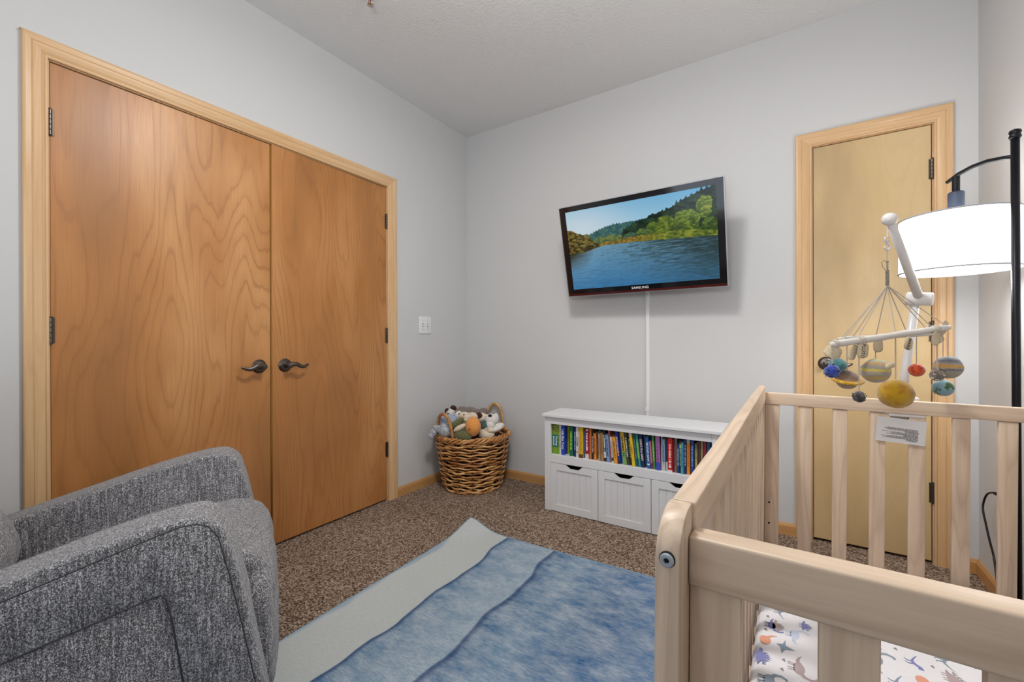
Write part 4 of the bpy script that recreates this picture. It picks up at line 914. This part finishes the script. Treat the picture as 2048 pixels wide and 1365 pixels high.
# warning tag (text upside down), hanging under the far rail
tg = lambda x, z: Vector((x, 1.4385, z))
bm = B(); q = [(.3205+.0, .803), (.441, .803), (.437, .7235), (.3135, .7255)]
q = [(.318, .807), (.438, .799), (.434, .722), (.3125, .7265)]
extr(bm, q, 'y', 1.4405, 1.4412); tag_ = obj('warning_tag', bm, (lambda g: g.set(lin((206, 204, 204)), .35))(G('tag_plastic')), cr, local=True, label='white plastic warning label with upside-down print')
TM = lambda x, z: Matrix.Translation((x, 1.4401, z)) @ Matrix.Rotation(math.radians(3.9), 4, 'Y') @ Matrix.Rotation(PI, 4, 'Y') @ Matrix.Rotation(PI/2, 4, 'X')
bm = B()
for (s_, x, z) in (('WARNING', .402, .7345), ('HOW TO KEEP', .400, .7475), ('ADVERTENCIA', .403, .7605)): join(bm, text_mesh(s_, .0052, TM(x, z), True))
rr_ = random.Random(3)
for blk in (.7385, .7510, .7645):
    for ln in range(4):
        x = .417; z = blk+ln*.0023; end = .331+rr_.uniform(-.003, .024)
        while x > end:
            l_ = rr_.uniform(.003, .009); zz = z+(.38-x)*.0675
            box(bm, (x-l_, 1.4400, zz), (x, 1.4404, zz+.0009)); x -= l_+.0013
o = obj('tag_print', bm, plain('tag_ink', (54, 50, 52), .6), tag_, local=True, frame=cr)

# ---- mattress
mt = thing('crib_mattress', 'white crib mattress sheet printed with small dinosaurs', 'mattress', (.27, 1.15, .165))
g = G('cotton_sheet'); v = g.noise(g.obj(), 9, 3); g.set(lin((233, 232, 236)), .85, spec=.15); g.bump(g.math('ADD', v, g.noise(g.obj(), 900, 1)), .25, .004); M_SHEET = g.m
bm = B(); b = bmesh.new(); bmesh.ops.create_cube(b, size=2); bmesh.ops.subdivide_edges(b, edges=b.edges[:], cuts=40, use_grid_fill=True)
for v in b.verts:
    p = v.co; h = Vector((.3575, .682, .066)); ct = Vector((.2745, 1.150, .231))
    q = Vector((p.x*h.x, p.y*h.y, p.z*h.z)); rad = .028; inn = Vector((max(-h.x+rad, min(h.x-rad, q.x)), max(-h.y+rad, min(h.y-rad, q.y)), max(-h.z+rad, min(h.z-rad, q.z))))
    d_ = q-inn; q = inn+(d_.normalized()*rad if d_.length > 1e-6 else d_)
    if abs(p.z) < .999: q += Vector((d_.x, d_.y, 0)).normalized()*.003*mnoise.noise(Vector((p.x*6, p.y*14, p.z*2))*1.6) if d_.length > 1e-6 else Vector()
    v.co = ct+q
join(bm, b); sheet = obj('fitted_sheet', bm, M_SHEET, mt, smooth=True)
DC = {k: plain('print_'+k, c, .85) for k, c in dict(indigo=(128, 132, 184), slate=(138, 152, 168), mauve=(178, 160, 162), orange=(224, 158, 132), pale=(196, 206, 228), grey=(150, 150, 154)).items()}
dm = {k: i for i, k in enumerate(DC)}
bmd = B()
def poly(pts, cx, cy, mi, sc, ang=0, z=.29735):
    vs = []
    for a, b_ in pts:
        a2, b2 = a*sc, b_*sc; xr_, yr_ = b2, -a2
        vs.append(bmd.verts.new((cx+xr_*math.cos(ang)-yr_*math.sin(ang), cy+xr_*math.sin(ang)+yr_*math.cos(ang), z)))
    f_ = bmd.faces.new(vs); f_.material_index = mi; return f_
def ell(cx, cy, rx, ry, n=18): return [(cx+rx*math.cos(2*PI*k/n), cy+ry*math.sin(2*PI*k/n)) for k in range(n)]
def ribbon(pts, w0, w1):
    L1, L2 = [], []
    for i, p in enumerate(pts):
        a = pts[max(0, i-1)]; b_ = pts[min(len(pts)-1, i+1)]; d = math.hypot(b_[0]-a[0], b_[1]-a[1]); nx_, ny__ = -(b_[1]-a[1])/d, (b_[0]-a[0])/d; w_ = w0+(w1-w0)*i/(len(pts)-1)
        L1.append((p[0]+nx_*w_, p[1]+ny__*w_)); L2.append((p[0]-nx_*w_, p[1]-ny__*w_))
    return L1+L2[::-1]
def dino(kind, cx, cy, colr, sc=.045, flip=1, ang=0):
    F = lambda P: [(a*flip, b_) for a, b_ in P]; mi = dm[colr]
    if kind == 'stego':
        poly(F([(-.5, -.1), (-.35, .18), (-.05, .34), (.25, .26), (.5, .0), (.78, -.12), (.5, -.2), (-.3, -.22)]), cx, cy, mi, sc, ang)
        poly(F(ell(-.62, -.02, .16, .1)), cx, cy, mi, sc, ang, .29740)
        for k in range(7):
            t = k/6; x = -.38+t*1.0; y = .14+.24*math.sin(PI*min(1, t*1.15+.05)); poly(F([(x-.08, y-.03), (x+.0, y+.2), (x+.08, y-.03)]), cx, cy, dm['indigo'] if colr != 'mauve' else dm['grey'], sc, ang, .29745)
        for x in (-.3, -.12, .12, .3): poly(F([(x, -.2), (x+.07, -.2), (x+.06, -.42), (x, -.42)]), cx, cy, mi, sc, ang)
    elif kind == 'sauro':
        poly(F(ell(0, 0, .46, .26)), cx, cy, mi, sc, ang)
        poly(F(ribbon([(-.34, .08), (-.55, .25), (-.62, .5), (-.5, .72), (-.36, .74)], .11, .05)), cx, cy, mi, sc, ang, .29742)
        poly(F(ribbon([(.36, .02), (.6, -.06), (.85, .0), (1.05, .12)], .12, .015)), cx, cy, mi, sc, ang, .29742)
        for x in (-.28, -.12, .12, .26): poly(F([(x, -.18), (x+.08, -.18), (x+.07, -.5), (x, -.5)]), cx, cy, mi, sc, ang)
    elif kind == 'raptor':
        poly(F(ribbon([(-.5, .3), (-.25, .28), (0, .05), (.3, -.02), (.6, .1), (.95, .3)], .14, .02)), cx, cy, mi, sc, ang)
        poly(F(ribbon([(.0, -.02), (-.1, -.25), (.02, -.42)], .07, .03)), cx, cy, mi, sc, ang, .29742); poly(F(ribbon([(.2, -.05), (.22, -.28), (.36, -.4)], .06, .03)), cx, cy, mi, sc, ang, .29742)
    elif kind == 'ptero':
        poly(F([(-.6, .1), (-.1, .12), (.1, .55), (.3, .1), (.7, -.05), (.2, -.12), (-.05, -.3), (-.15, -.02)]), cx, cy, mi, sc, ang)
    elif kind == 'egg':
        poly(F(ell(0, 0, .42, .3)), cx, cy, mi, sc, ang); poly(F(ribbon([(-.3, .1), (-.6, .35), (-.7, .6)], .1, .02)), cx, cy, mi, sc, ang, .29742)
    else:
        for a, b_ in ((-.06, .0), (.06, .02), (0, -.05)): poly(ell(a, b_, .06, .05, 8), cx, cy, mi, sc, ang)
PR = [('sauro', -.046, 1.322, 'indigo', .034, -1), ('egg', -.058, 1.251, 'orange', .042, 1), ('stego', -.037, 1.326, 'mauve', .036, 1), ('ptero', -.020, 1.249, 'slate', .046, 1), ('stego', -.064, 1.182, 'indigo', .040, 1),
      ('sauro', .012, 1.182, 'mauve', .045, -1), ('stego', .026, 1.366, 'indigo', .030, 1), ('sauro', .004, 1.312, 'pale', .04, 1), ('sauro', -.044, 1.105, 'slate', .045, 1), ('raptor', -.030, 1.402, 'slate', .034, 1),
      ('sauro', .164, 1.318, 'slate', .050, 1), ('raptor', .235, 1.345, 'indigo', .036, -1), ('egg', .240, 1.287, 'orange', .04, -1), ('raptor', .170, 1.398, 'indigo', .038, 1), ('raptor', .296, 1.397, 'slate', .038, 1), ('stego', .297, 1.330, 'mauve', .040, -1)]
occ = [(p[1], p[2]) for p in PR]
for p in PR: dino(*p)
for (x, y) in ((-.056, 1.362), (-.058, 1.298), (.003, 1.284), (-.017, 1.195), (-.02, 1.159), (.13, 1.36), (.21, 1.385), (.27, 1.355), (.14, 1.28)): dino('dot', x, y, 'grey', .045)
r2 = random.Random(11); kinds = ['stego', 'sauro', 'raptor', 'ptero', 'egg']; cols = ['indigo', 'slate', 'mauve', 'orange', 'pale']
yy = .52
while yy < 1.78:
    xx = -.04
    while xx < .60:
        x, y = xx+r2.uniform(-.012, .012), yy+r2.uniform(-.015, .015)
        if all(math.hypot(x-a, y-b_) > .062 for a, b_ in occ): dino(r2.choice(kinds), x, y, r2.choice(cols), .038, r2.choice((-1, 1)))
        xx += .078
    yy += .082
dp = obj('dinosaur_print', bmd, list(DC.values()), mt, kind='stuff')
me_ = dp.data

# ------------------------------------------------------------------ mobile holder
mh = thing('mobile_holder', 'white bent mobile arm clamped on the far crib rail', 'mobile holder', (.305, 1.868, .82))
M_HOLD = plain('white_painted_arm', (214, 210, 208), .3)
bm = B(); box(bm, (.262, 1.843, .800), (.352, 1.905, .8115), .003, 2); box(bm, (.272, 1.8665, .79), (.342, 1.905, .862), .004, 2); smooth_angle(obj('clamp', bm, M_HOLD, mh), 40)
bm = B(); cyl(bm, (.307, 1.905, .85), (0, 1, 0), .014, .02, 20, .003); smooth_angle(obj('clamp_knob', bm, M_HOLD, mh), 40)
J = Vector((.3385, 1.850, 1.1775)); Bq = Vector((.2276, 1.580, 1.383))
bm = B(); tube(bm, [(.301, 1.886, .85), (.308, 1.882, .93), (.330, 1.857, 1.165)], [.0125, .0125, .0115], 20); obj('lower_rod', bm, M_HOLD, mh, smooth=True)
bm = B(); ax = Vector((.93, -.28, -.10)).normalized(); cyl(bm, J-ax*.032, ax, .0205, .064, 32, .003); smooth_angle(obj('joint', bm, M_HOLD, mh), 40)
bm = B(); tube(bm, [J+(Bq-J)*t for t in (.02, .5, .97)], [.0125, .0112, .0102], 20); obj('upper_rod', bm, M_HOLD, mh, smooth=True)
bm = B(); ball(bm, Bq+Vector((.0, 0, .002)), (.0185, .0185, .0175), 28); obj('end_ball', bm, M_HOLD, mh, smooth=True)
# ------------------------------------------------------------------ felt planet mobile
AP = Vector((.2225, 1.577, 1.200))
mo = thing('baby_mobile', 'felt planet mobile hanging over the crib from the white arm', 'mobile', tuple(AP))
M_DRIFT = board('driftwood', (150, 142, 132), (202, 196, 188), (222, 217, 210), 'x', .7, 40, .6)
bm = B(); tube(bm, [(.2225, 1.5785, 1.368), (.2222, 1.577, 1.335)], .0008, 6); obj('thin_line', bm, plain('white_line', (220, 220, 220), .5), mo)
M_HOOK = plain('white_hook', (204, 202, 206), .35)
HB = Vector((.2222, 1.577, 1.300)); rv = Vector((.8386, .5448, 0)); zz = Vector((0, 0, 1))
bm = B(); dd = -F2*.0015
tube(bm, [HB+rv*a+zz*b_ for a, b_ in ((.007, .034), (-.006, .034), (-.006, .022), (.006, .024))], .0022, 6, ref=(-.5448, .8386, 0))
tube(bm, [HB+rv*(.0075*math.cos(a))+zz*(.008+.0085*math.sin(a)) for a in [math.radians(x) for x in range(100, -190, -24)]], .0024, 8, ref=(-.5448, .8386, 0)); tube(bm, [HB+zz*.016, HB+zz*.026], .0022, 8)
obj('hook', bm, M_HOOK, mo, smooth=True)
def twist(bm, A, Bp, r, turns_per_m=130, seg=5):
    A = Vector(A); Bp = Vector(Bp); d = Bp-A; L_ = d.length; u, v = frame_of(d); n = max(8, int(L_*turns_per_m*6))
    for s_ in (0, 1):
        tube(bm, [A+d*(k/n)+(u*math.cos(2*PI*turns_per_m*L_*k/n+s_*PI)+v*math.sin(2*PI*turns_per_m*L_*k/n+s_*PI))*r*.55 for k in range(n+1)], r*.62, seg)
bm = B(); twist(bm, HB+zz*.001, AP+zz*.066, .0017); obj('hanging_cord', bm, M_ROPE, mo, smooth=True)
bm = B(); ball(bm, AP+zz*.066, (.0035, .0035, .003), 10); tube(bm, [AP+zz*.066, AP+zz*.030], .0022, 8)
n = 90; tube(bm, [AP+zz*(.001+.041*k/n)+Vector((math.cos(k*2*PI/7.5), math.sin(k*2*PI/7.5), 0))*.0036 for k in range(n+1)], .0013, 5); tube(bm, [AP, AP+zz*.042], .0034, 8); obj('cord_wrap', bm, fuzzy('grey_wrap', (118, 108, 98), (156, 146, 134), 500, .3), mo, smooth=True, label='grey cord wrapping above the strings')
bm = B(); tube(bm, [AP+zz*.066, AP+zz*.070-rv*.008, AP+zz*.064-rv*.016, AP+zz*.052-rv*.013, AP+zz*.042-rv*.005], .0007, 5); obj('cord_loop', bm, plain('brown_thread', (110, 96, 80), .9), mo, smooth=True)
A0, A1 = Vector((.0846, 1.3905, 1.0364)), Vector((.366, 1.669, 1.0832)); B0, B1 = Vector((.1153, 1.6013, 1.0507)), Vector((.3573, 1.7824, 1.0665))
def rod(name_l, P, Q, r):
    d = Q-P; M_ = axisM(P, d); bm = B(); n = 26; pts = []; rr = []
    for k in range(n+1):
        t = k/n; pts.append((d.length*t, .002*mnoise.noise(Vector((t*4, r*900, 0))), .002*mnoise.noise(Vector((t*4, 5, r*700))))); rr.append(r*(1+.14*mnoise.noise(Vector((t*9, 3, r*99))))*(.8 if k in (0, n) else 1))
    tube(bm, pts, rr, 12)
    q = Vector((1, 0, 0)).rotation_difference(d.normalized()).to_matrix().to_4x4()
    me = bpy.data.meshes.new('rod'); bm.to_mesh(me); bm.free(); me.materials.append(M_DRIFT)
    for p in me.polygons: p.use_smooth = True
    o = bpy.data.objects.new('rod', me); C.objects.link(o); o.parent = mo; o.matrix_local = Wm(mo).inverted() @ Matrix.Translation(P) @ q; o['label'] = name_l
rod('front driftwood rod', A0, A1, .0088); rod('rear driftwood rod', B0, B1, .0062)
for P in ((.105, 1.41, 1.040), (.143, 1.449, 1.050), (.234, 1.538, 1.066), (.326, 1.629, 1.080), (.360, 1.663, 1.086), (.124, 1.608, 1.055), (.151, 1.628, 1.057), (.210, 1.672, 1.061), (.290, 1.732, 1.066), (.348, 1.776, 1.070)):
    bm = B(); twist(bm, AP, P, .00125, 110, 5); obj('string', bm, M_ROPE, mo, smooth=True)
# knots / wraps on the front rod
for t, wd in ((.235, .016), (.875, .014), (.03, .010)):
    c_ = A0+(A1-A0)*t; d = (A1-A0).normalized(); u, v = frame_of(d); bm = B(); n = 80
    tube(bm, [c_+d*(wd*(k/n-.5))+(u*math.cos(k*2*PI/12)+v*math.sin(k*2*PI/12))*.0098 for k in range(n+1)], .0016, 5); tube(bm, [c_+d*(wd*(.5-k/n))+(u*math.cos(k*2*PI/9+1)+v*math.sin(k*2*PI/9+1))*.0108 for k in range(n+1)], .0014, 5)
    obj('string_wrap', bm, M_ROPE, mo, smooth=True)
def felt(name, f_build):
    g = G('felt_'+name); o_ = g.obj(); c = f_build(g, o_)
    v = g.noise(g.mapv(o_, (1, 1, 2.5)), 180, 4, .7); c = g.mix(g.math('MULTIPLY', v, .28), c, g.mix(.55, c, (.02, .02, .02, 1)))
    g.set(c, .95, spec=.08); g.b.inputs['Sheen Weight'].default_value = .5; g.bump(g.math('ADD', v, g.noise(o_, 500, 2)), .7, .0015); return g.m
def bands(stops, wob=.35, R=.03):
    def f_(g, o_):
        x, y, z = g.sep(o_); n = g.noise(g.mapv(o_, (1, 1, .5)), 45, 2); n0 = g.noise(o_, 300, 2)
        f = g.math('MULTIPLY_ADD', z, .5/R, .5); f = g.math('MULTIPLY_ADD', g.math('SUBTRACT', n, .5), wob*.4, f); f = g.math('MULTIPLY_ADD', g.math('SUBTRACT', n0, .5), .12, f)
        return g.ramp(f, stops)
    return f_
def spots(base, sp, scale=90, th=.55, w_=.05):
    def f_(g, o_):
        n = g.noise(o_, scale, 2, .6); return g.ramp(n, [(th-w_, base), (th+w_, sp)])
    return f_
yel, gry = (206, 170, 52), (160, 152, 140)
PL = [('neptune', (.0868, 1.3927, 1.0368), .9675, .0177, spots((52, 72, 160), (40, 52, 130), 60), 'cobalt blue felt ball with dark stitches'),
      ('pluto', (.1479, 1.4531, 1.0469), .8988, .0147, spots((70, 66, 68), (112, 106, 104), 80), 'small dark grey felt ball'),
      ('sun', (.2336, 1.5380, 1.0612), .9033, .0399, spots((188, 146, 24), (158, 108, 20), 40, .56, .12), 'largest ball, mustard yellow felt'),
      ('mercury', (.3356, 1.6389, 1.0781), .9505, .0161, spots((112, 102, 92), (140, 130, 116), 80), 'grey felt ball with cream stitches'),
      ('venus', (.3635, 1.6665, 1.0828), .9720, .0317, bands([(.1, (150, 140, 110)), (.3, gry), (.4, (110, 104, 116)), (.48, (176, 160, 134)), (.56, (206, 148, 40)), (.66, (158, 148, 134)), (.8, (104, 104, 116)), (.92, (150, 160, 156))], R=.0317), 'beige striped felt ball at the right rod end'),
      ('uranus', (.1128, 1.5994, 1.0505), .9736, .0223, spots((70, 124, 130), (88, 142, 146), 70), 'teal felt ball'),
      ('saturn', (.1367, 1.6173, 1.0521), .9303, .0288, bands([(.2, (160, 134, 110)), (.45, (170, 146, 122)), (.6, (140, 112, 92)), (.8, (128, 106, 92))], R=.0288), 'brown felt ball circled by a golden ring'),
      ('jupiter', (.2087, 1.6712, 1.0568), .9564, .0370, bands([(.12, (170, 160, 140)), (.22, (196, 160, 60)), (.32, gry), (.46, (166, 156, 140)), (.53, (216, 192, 60)), (.62, (150, 146, 134)), (.74, (160, 152, 142)), (.8, (208, 150, 66)), (.88, (172, 176, 160)), (.97, (206, 190, 110))], R=.037), 'grey felt ball with yellow stripes'),
      ('mars', (.3134, 1.7496, 1.0636), .9569, .0197, spots((208, 84, 36), (160, 44, 30), 60, .52, .1), 'orange-red felt ball'),
      ('earth', (.3819, 1.8008, 1.0681), .9034, .0256, spots((128, 160, 172), (62, 98, 54), 34, .53, .02), 'pale blue felt ball with green land')]
for nm, P, zc, r, fb_, lb in PL:
    P = Vector(P); c = Vector((P.x, P.y, zc)); bm = B(); twist(bm, P-zz*.006, c+zz*r*.92, .0017 if nm in ('pluto', 'mercury', 'neptune', 'sun') else .0013, 120, 5); obj('string', bm, M_ROPE, mo, smooth=True)
    bm = B(); ns_ = .16 if nm in ('pluto', 'neptune', 'mercury') else .05
    ball(bm, c, (r, r, r*.97), 32, ns_, 2.2, None, len(nm)*3.1); pb = obj('felt_ball', bm, felt(nm, fb_), mo, smooth=True, origin=c, label=lb)
    if nm == 'saturn':
        bm = B(); lathe(bm, [(r*.93, .005), (r*1.30, .003), (r*1.42, 0), (r*1.30, -.004), (r*.93, -.006)], 40, axisM(c-zz*.001, (.10, -.22, 1))); obj('planet_ring', bm, felt('ring', spots((196, 146, 34), (226, 186, 60), 70)), pb, smooth=True)
    if nm in ('mercury', 'pluto', 'neptune'):
        bm = B(); r3 = random.Random(len(nm))
        for k in range(16):
            d = Vector((r3.uniform(-1, 1), r3.uniform(-1, 1), r3.uniform(-.8, .8))).normalized(); u, v = frame_of(d)
            tube(bm, [c+d*r*1.0+u*.0035*math.cos(a)+v*.0025*math.sin(a)+d*.0008 for a in [x*.5 for x in range(6)]], .0009, 5)
        obj('stitches', bm, plain('stitch_'+nm, dict(mercury=(222, 212, 196), pluto=(34, 32, 34), neptune=(22, 24, 60))[nm], .9), pb, smooth=True)
# cloth name tags
g = G('linen_tag'); v = g.noise(g.mapv(g.obj(), (1, 1, 3)), 400, 2); g.set(g.ramp(v, [(.3, (186, 168, 138)), (.7, (214, 199, 172))]), .95); M_TAG = g.m
def tag_strip(c, wd, ht, bend, txt=None, tilt=0, yaw=0):
    c = Vector(c); wd *= 1.3; ht *= 1.15; bm = B(); n = 10; M_ = Matrix.Translation(c) @ Matrix(((rv.x, 0, F2.x, 0), (rv.y, 0, F2.y, 0), (0, 1, 0, 0), (0, 0, 0, 1))) @ Matrix.Rotation(yaw, 4, 'Y') @ Matrix.Rotation(tilt, 4, 'Z')
    A_ = []
    for k in range(n+1):
        t = k/n; w_ = wd*(.55+.45*math.sin(PI*min(1, t*3.2)/2)) if t < .3 else wd*(1 if t < .8 else math.cos((t-.8)/.2*1.2)*.9+.1)
        A_.append([bm.verts.new((sx_*w_/2, -ht*t, bend*math.sin(t*2.4)*ht-sx_*0)) for sx_ in (-1, 0, 1)])
    for a, b_ in zip(A_, A_[1:]):
        for k in (0, 1): bm.faces.new((a[k], a[k+1], b_[k+1], b_[k]))
    bm.transform(M_); o = obj('name_tag', bm, M_TAG, mo, smooth=True); add_mod(o, 'SOLIDIFY', thickness=.0007)
    if txt:
        b = text_mesh(txt, wd*.46, M_ @ Matrix.Translation((0, -ht*.55, -.0016 if False else -abs(bend)*0-.0018+bend*math.sin(.55*2.4)*ht)) @ Matrix.Rotation(-PI/2, 4, 'Z') @ Matrix.Rotation(0, 4, 'X'), True)
        # mirror check: text faces the viewer side (-F)
        obj('tag_lettering', b, plain('tag_black', (92, 84, 74), .9), o)
def ptA(t, dz=0, df=0): return A0+(A1-A0)*t+zz*dz+F2*df
def ptB(t, dz=0, df=0): return B0+(B1-B0)*t+zz*dz+F2*df
tag_strip(ptA(.245, -.006, -.008), .021, .036, .02, 'PLUTO', -.12, .1); tag_strip(ptA(.215, -.012, .004), .016, .036, .1, None, -.35)
tag_strip(ptA(.03, -.006, -.006), .030, .028, .1, None, -.5, .3); tag_strip(ptA(.07, -.014, .006), .018, .022, .1, None, -.3, .3)
tag_strip(ptB(.40, -.004, -.004), .022, .036, .04, None, .05); tag_strip(ptB(.72, -.004, -.006), .023, .036, -.1, 'MARS', -.35, -.2)
tag_strip(ptA(.86, -.004, -.009), .034, .034, .1, None, .15, -.4); tag_strip(ptA(.93, .006, .0), .03, .018, .2, None, 1.2); tag_strip(ptA(.915, -.014, .004), .02, .024, .2, None, .5)
tag_strip(Vector((.2336, 1.538, .985)), .012, .020, .3, None, -1.0, .4)

# ------------------------------------------------------------------ floor lamp
PX_, PY_ = .5665, 1.918; SC = Vector((.482, 2.103, 0))
lp = thing('floor_lamp', 'black arc floor lamp with a lit white drum shade behind the crib', 'floor lamp', (PX_, PY_, 0))
bm = B(); lathe(bm, [(0, 0), (.125, 0), (.127, .008), (.120, .018), (.02, .024), (.014, .05), (0, .05)], 40, Matrix.Translation((PX_, PY_, 0))); smooth_angle(obj('base', bm, M_BLACK, lp), 40)
bm = B(); tube(bm, [(PX_+.003, PY_, .02), (PX_, PY_, .9), (PX_-.002, PY_, 1.665)], .0098, 20); obj('pole', bm, M_BLACK, lp, smooth=True)
bm = B(); lathe(bm, [(0, 0), (.0115, 0), (.0135, .003), (.0135, .008), (.0115, .011), (.0118, .014), (.014, .018), (.0125, .024), (.007, .027), (0, .028)], 24, Matrix.Translation((PX_-.002, PY_, 1.655))); obj('finial', bm, M_BLACK, lp, smooth=True)
bm = B(); arm = [(PX_-.001, PY_, 1.601), (.548, 1.953, 1.612), (.527, 1.995, 1.622), (.505, 2.040, 1.625), (.483, 2.085, 1.620), (.462, 2.127, 1.607)]
tube(bm, arm, [.0062, .0062, .0065, .0066, .0066, .0060], 14); obj('arm', bm, M_BLACK, lp, smooth=True)
bm = B(); sx0, sy0 = .478, 2.098; cyl(bm, (sx0, sy0, 1.562), (0, 0, 1), .0105, .056, 18, .002); smooth_angle(obj('socket_stem', bm, M_BLACK, lp), 40)
bm = B(); cyl(bm, (sx0, sy0, 1.49), (0, 0, 1), .0215, .072, 28, .004); smooth_angle(obj('socket_cup', bm, plain('slate_blue_metal', (46, 54, 70), .55, .2), lp, label='slate blue socket cup'), 40)
g = G('lit_shade'); v = g.noise(g.mapv(g.obj(), (1, 1, 1)), 220, 2)
g.set((.9, .9, .9, 1), .9); g.b.inputs['Emission Color'].default_value = (.985, .99, 1, 1); g.l(g.math('MULTIPLY_ADD', v, .2, 3.0), g.b.inputs['Emission Strength']); M_SHADE = g.m
SR = .1525
bm = B(); lathe(bm, [(SR, 1.286), (SR, 1.478), (SR-.002, 1.478), (SR-.002, 1.286), (SR, 1.286)], 72, Matrix.Translation((sx0+.004, sy0+.005, 0))); o = obj('lamp_shade', bm, M_SHADE, lp, smooth=True)
for z in (1.2875, 1.4765):
    bm = B(); n = 72; tube(bm, [(sx0+.004+SR*math.cos(2*PI*k/n), sy0+.005+SR*math.sin(2*PI*k/n), z) for k in range(n)], .0030, 6, closed=True); obj('shade_trim', bm, plain('shade_trim_grey', (168, 168, 172), .8), lp, smooth=True)
bm = B()
for a in (0.3, 2.4, 4.5): tube(bm, [(sx0, sy0, 1.475), (sx0+.004+SR*math.cos(a), sy0+.005+SR*math.sin(a), 1.4755)], .0016, 6)
obj('shade_spider', bm, M_BLACK, lp)
g = G('lit_bulb'); g.set((1, 1, 1, 1), .4); g.b.inputs['Emission Color'].default_value = (1, .96, .9, 1); g.b.inputs['Emission Strength'].default_value = 14
bm = B(); lathe(bm, [(.0, 1.36), (.018, 1.367), (.029, 1.39), (.028, 1.41), (.017, 1.44), (.013, 1.46), (.013, 1.49), (0, 1.49)], 20, Matrix.Translation((sx0, sy0, 0))); obj('bulb', bm, g.m, lp, smooth=True)
pl = bpy.data.lights.new('lamp_bulb_light', 'POINT'); pl.energy = 7; pl.shadow_soft_size = .05; pl.color = (1, .985, .97); po = bpy.data.objects.new('lamp_bulb_light', pl); C.objects.link(po); po.location = (sx0, sy0, 1.335)
# cord, plug and wall outlet
ot = thing('wall_outlet', 'white wall outlet feeding the lamp cord beside the floor lamp', 'outlet', (XR, 2.43, .44))
bm = B(); box(bm, (XR-.005, 2.395, .383), (XR, 2.465, .497), .0025, 2); otp = obj('cover_plate', bm, M_PLASTW, ot)
for z in (.418, .462):
    bm = B(); cyl(bm, (XR-.004, 2.43, z), (-1, 0, 0), .016, .0022, 20, .0005); obj('receptacle', bm, M_PLASTW, otp)
bm = B(); cp = [(.672, 2.470, .441), (.668, 2.500, .432), (.664, 2.526, .415), (.660, 2.543, .382), (.655, 2.533, .350), (.650, 2.481, .306), (.645, 2.421, .259), (.640, 2.368, .228), (.635, 2.325, .18), (.62, 2.235, .09), (.61, 2.15, .02), (.60, 2.07, .008), (.585, 2.02, .010)]
cp = [Vector(p) for p in cp]; sm = []
for i in range(len(cp)-1):
    p0, p1, p2, p3 = cp[max(0, i-1)], cp[i], cp[i+1], cp[min(len(cp)-1, i+2)]
    for k in range(6):
        t = k/6; sm.append(.5*((2*p1)+(-p0+p2)*t+(2*p0-5*p1+4*p2-p3)*t*t+(-p0+3*p1-3*p2+p3)*t**3))
sm.append(cp[-1]); tube(bm, sm, .0036, 8); obj('power_cord', bm, M_BLACK, lp, smooth=True)
bm = B(); box(bm, (.672, 2.415, .428), (XR-.006, 2.446, .456), .004, 2)
for k in range(5): tube(bm, [(.6725-.0002*k, 2.447+k*.005, .4415-.0005*k), (.6722-.0002*k, 2.4495+k*.005, .4412-.0005*k)], .0062, 10)
obj('plug', bm, M_BLACK, lp)
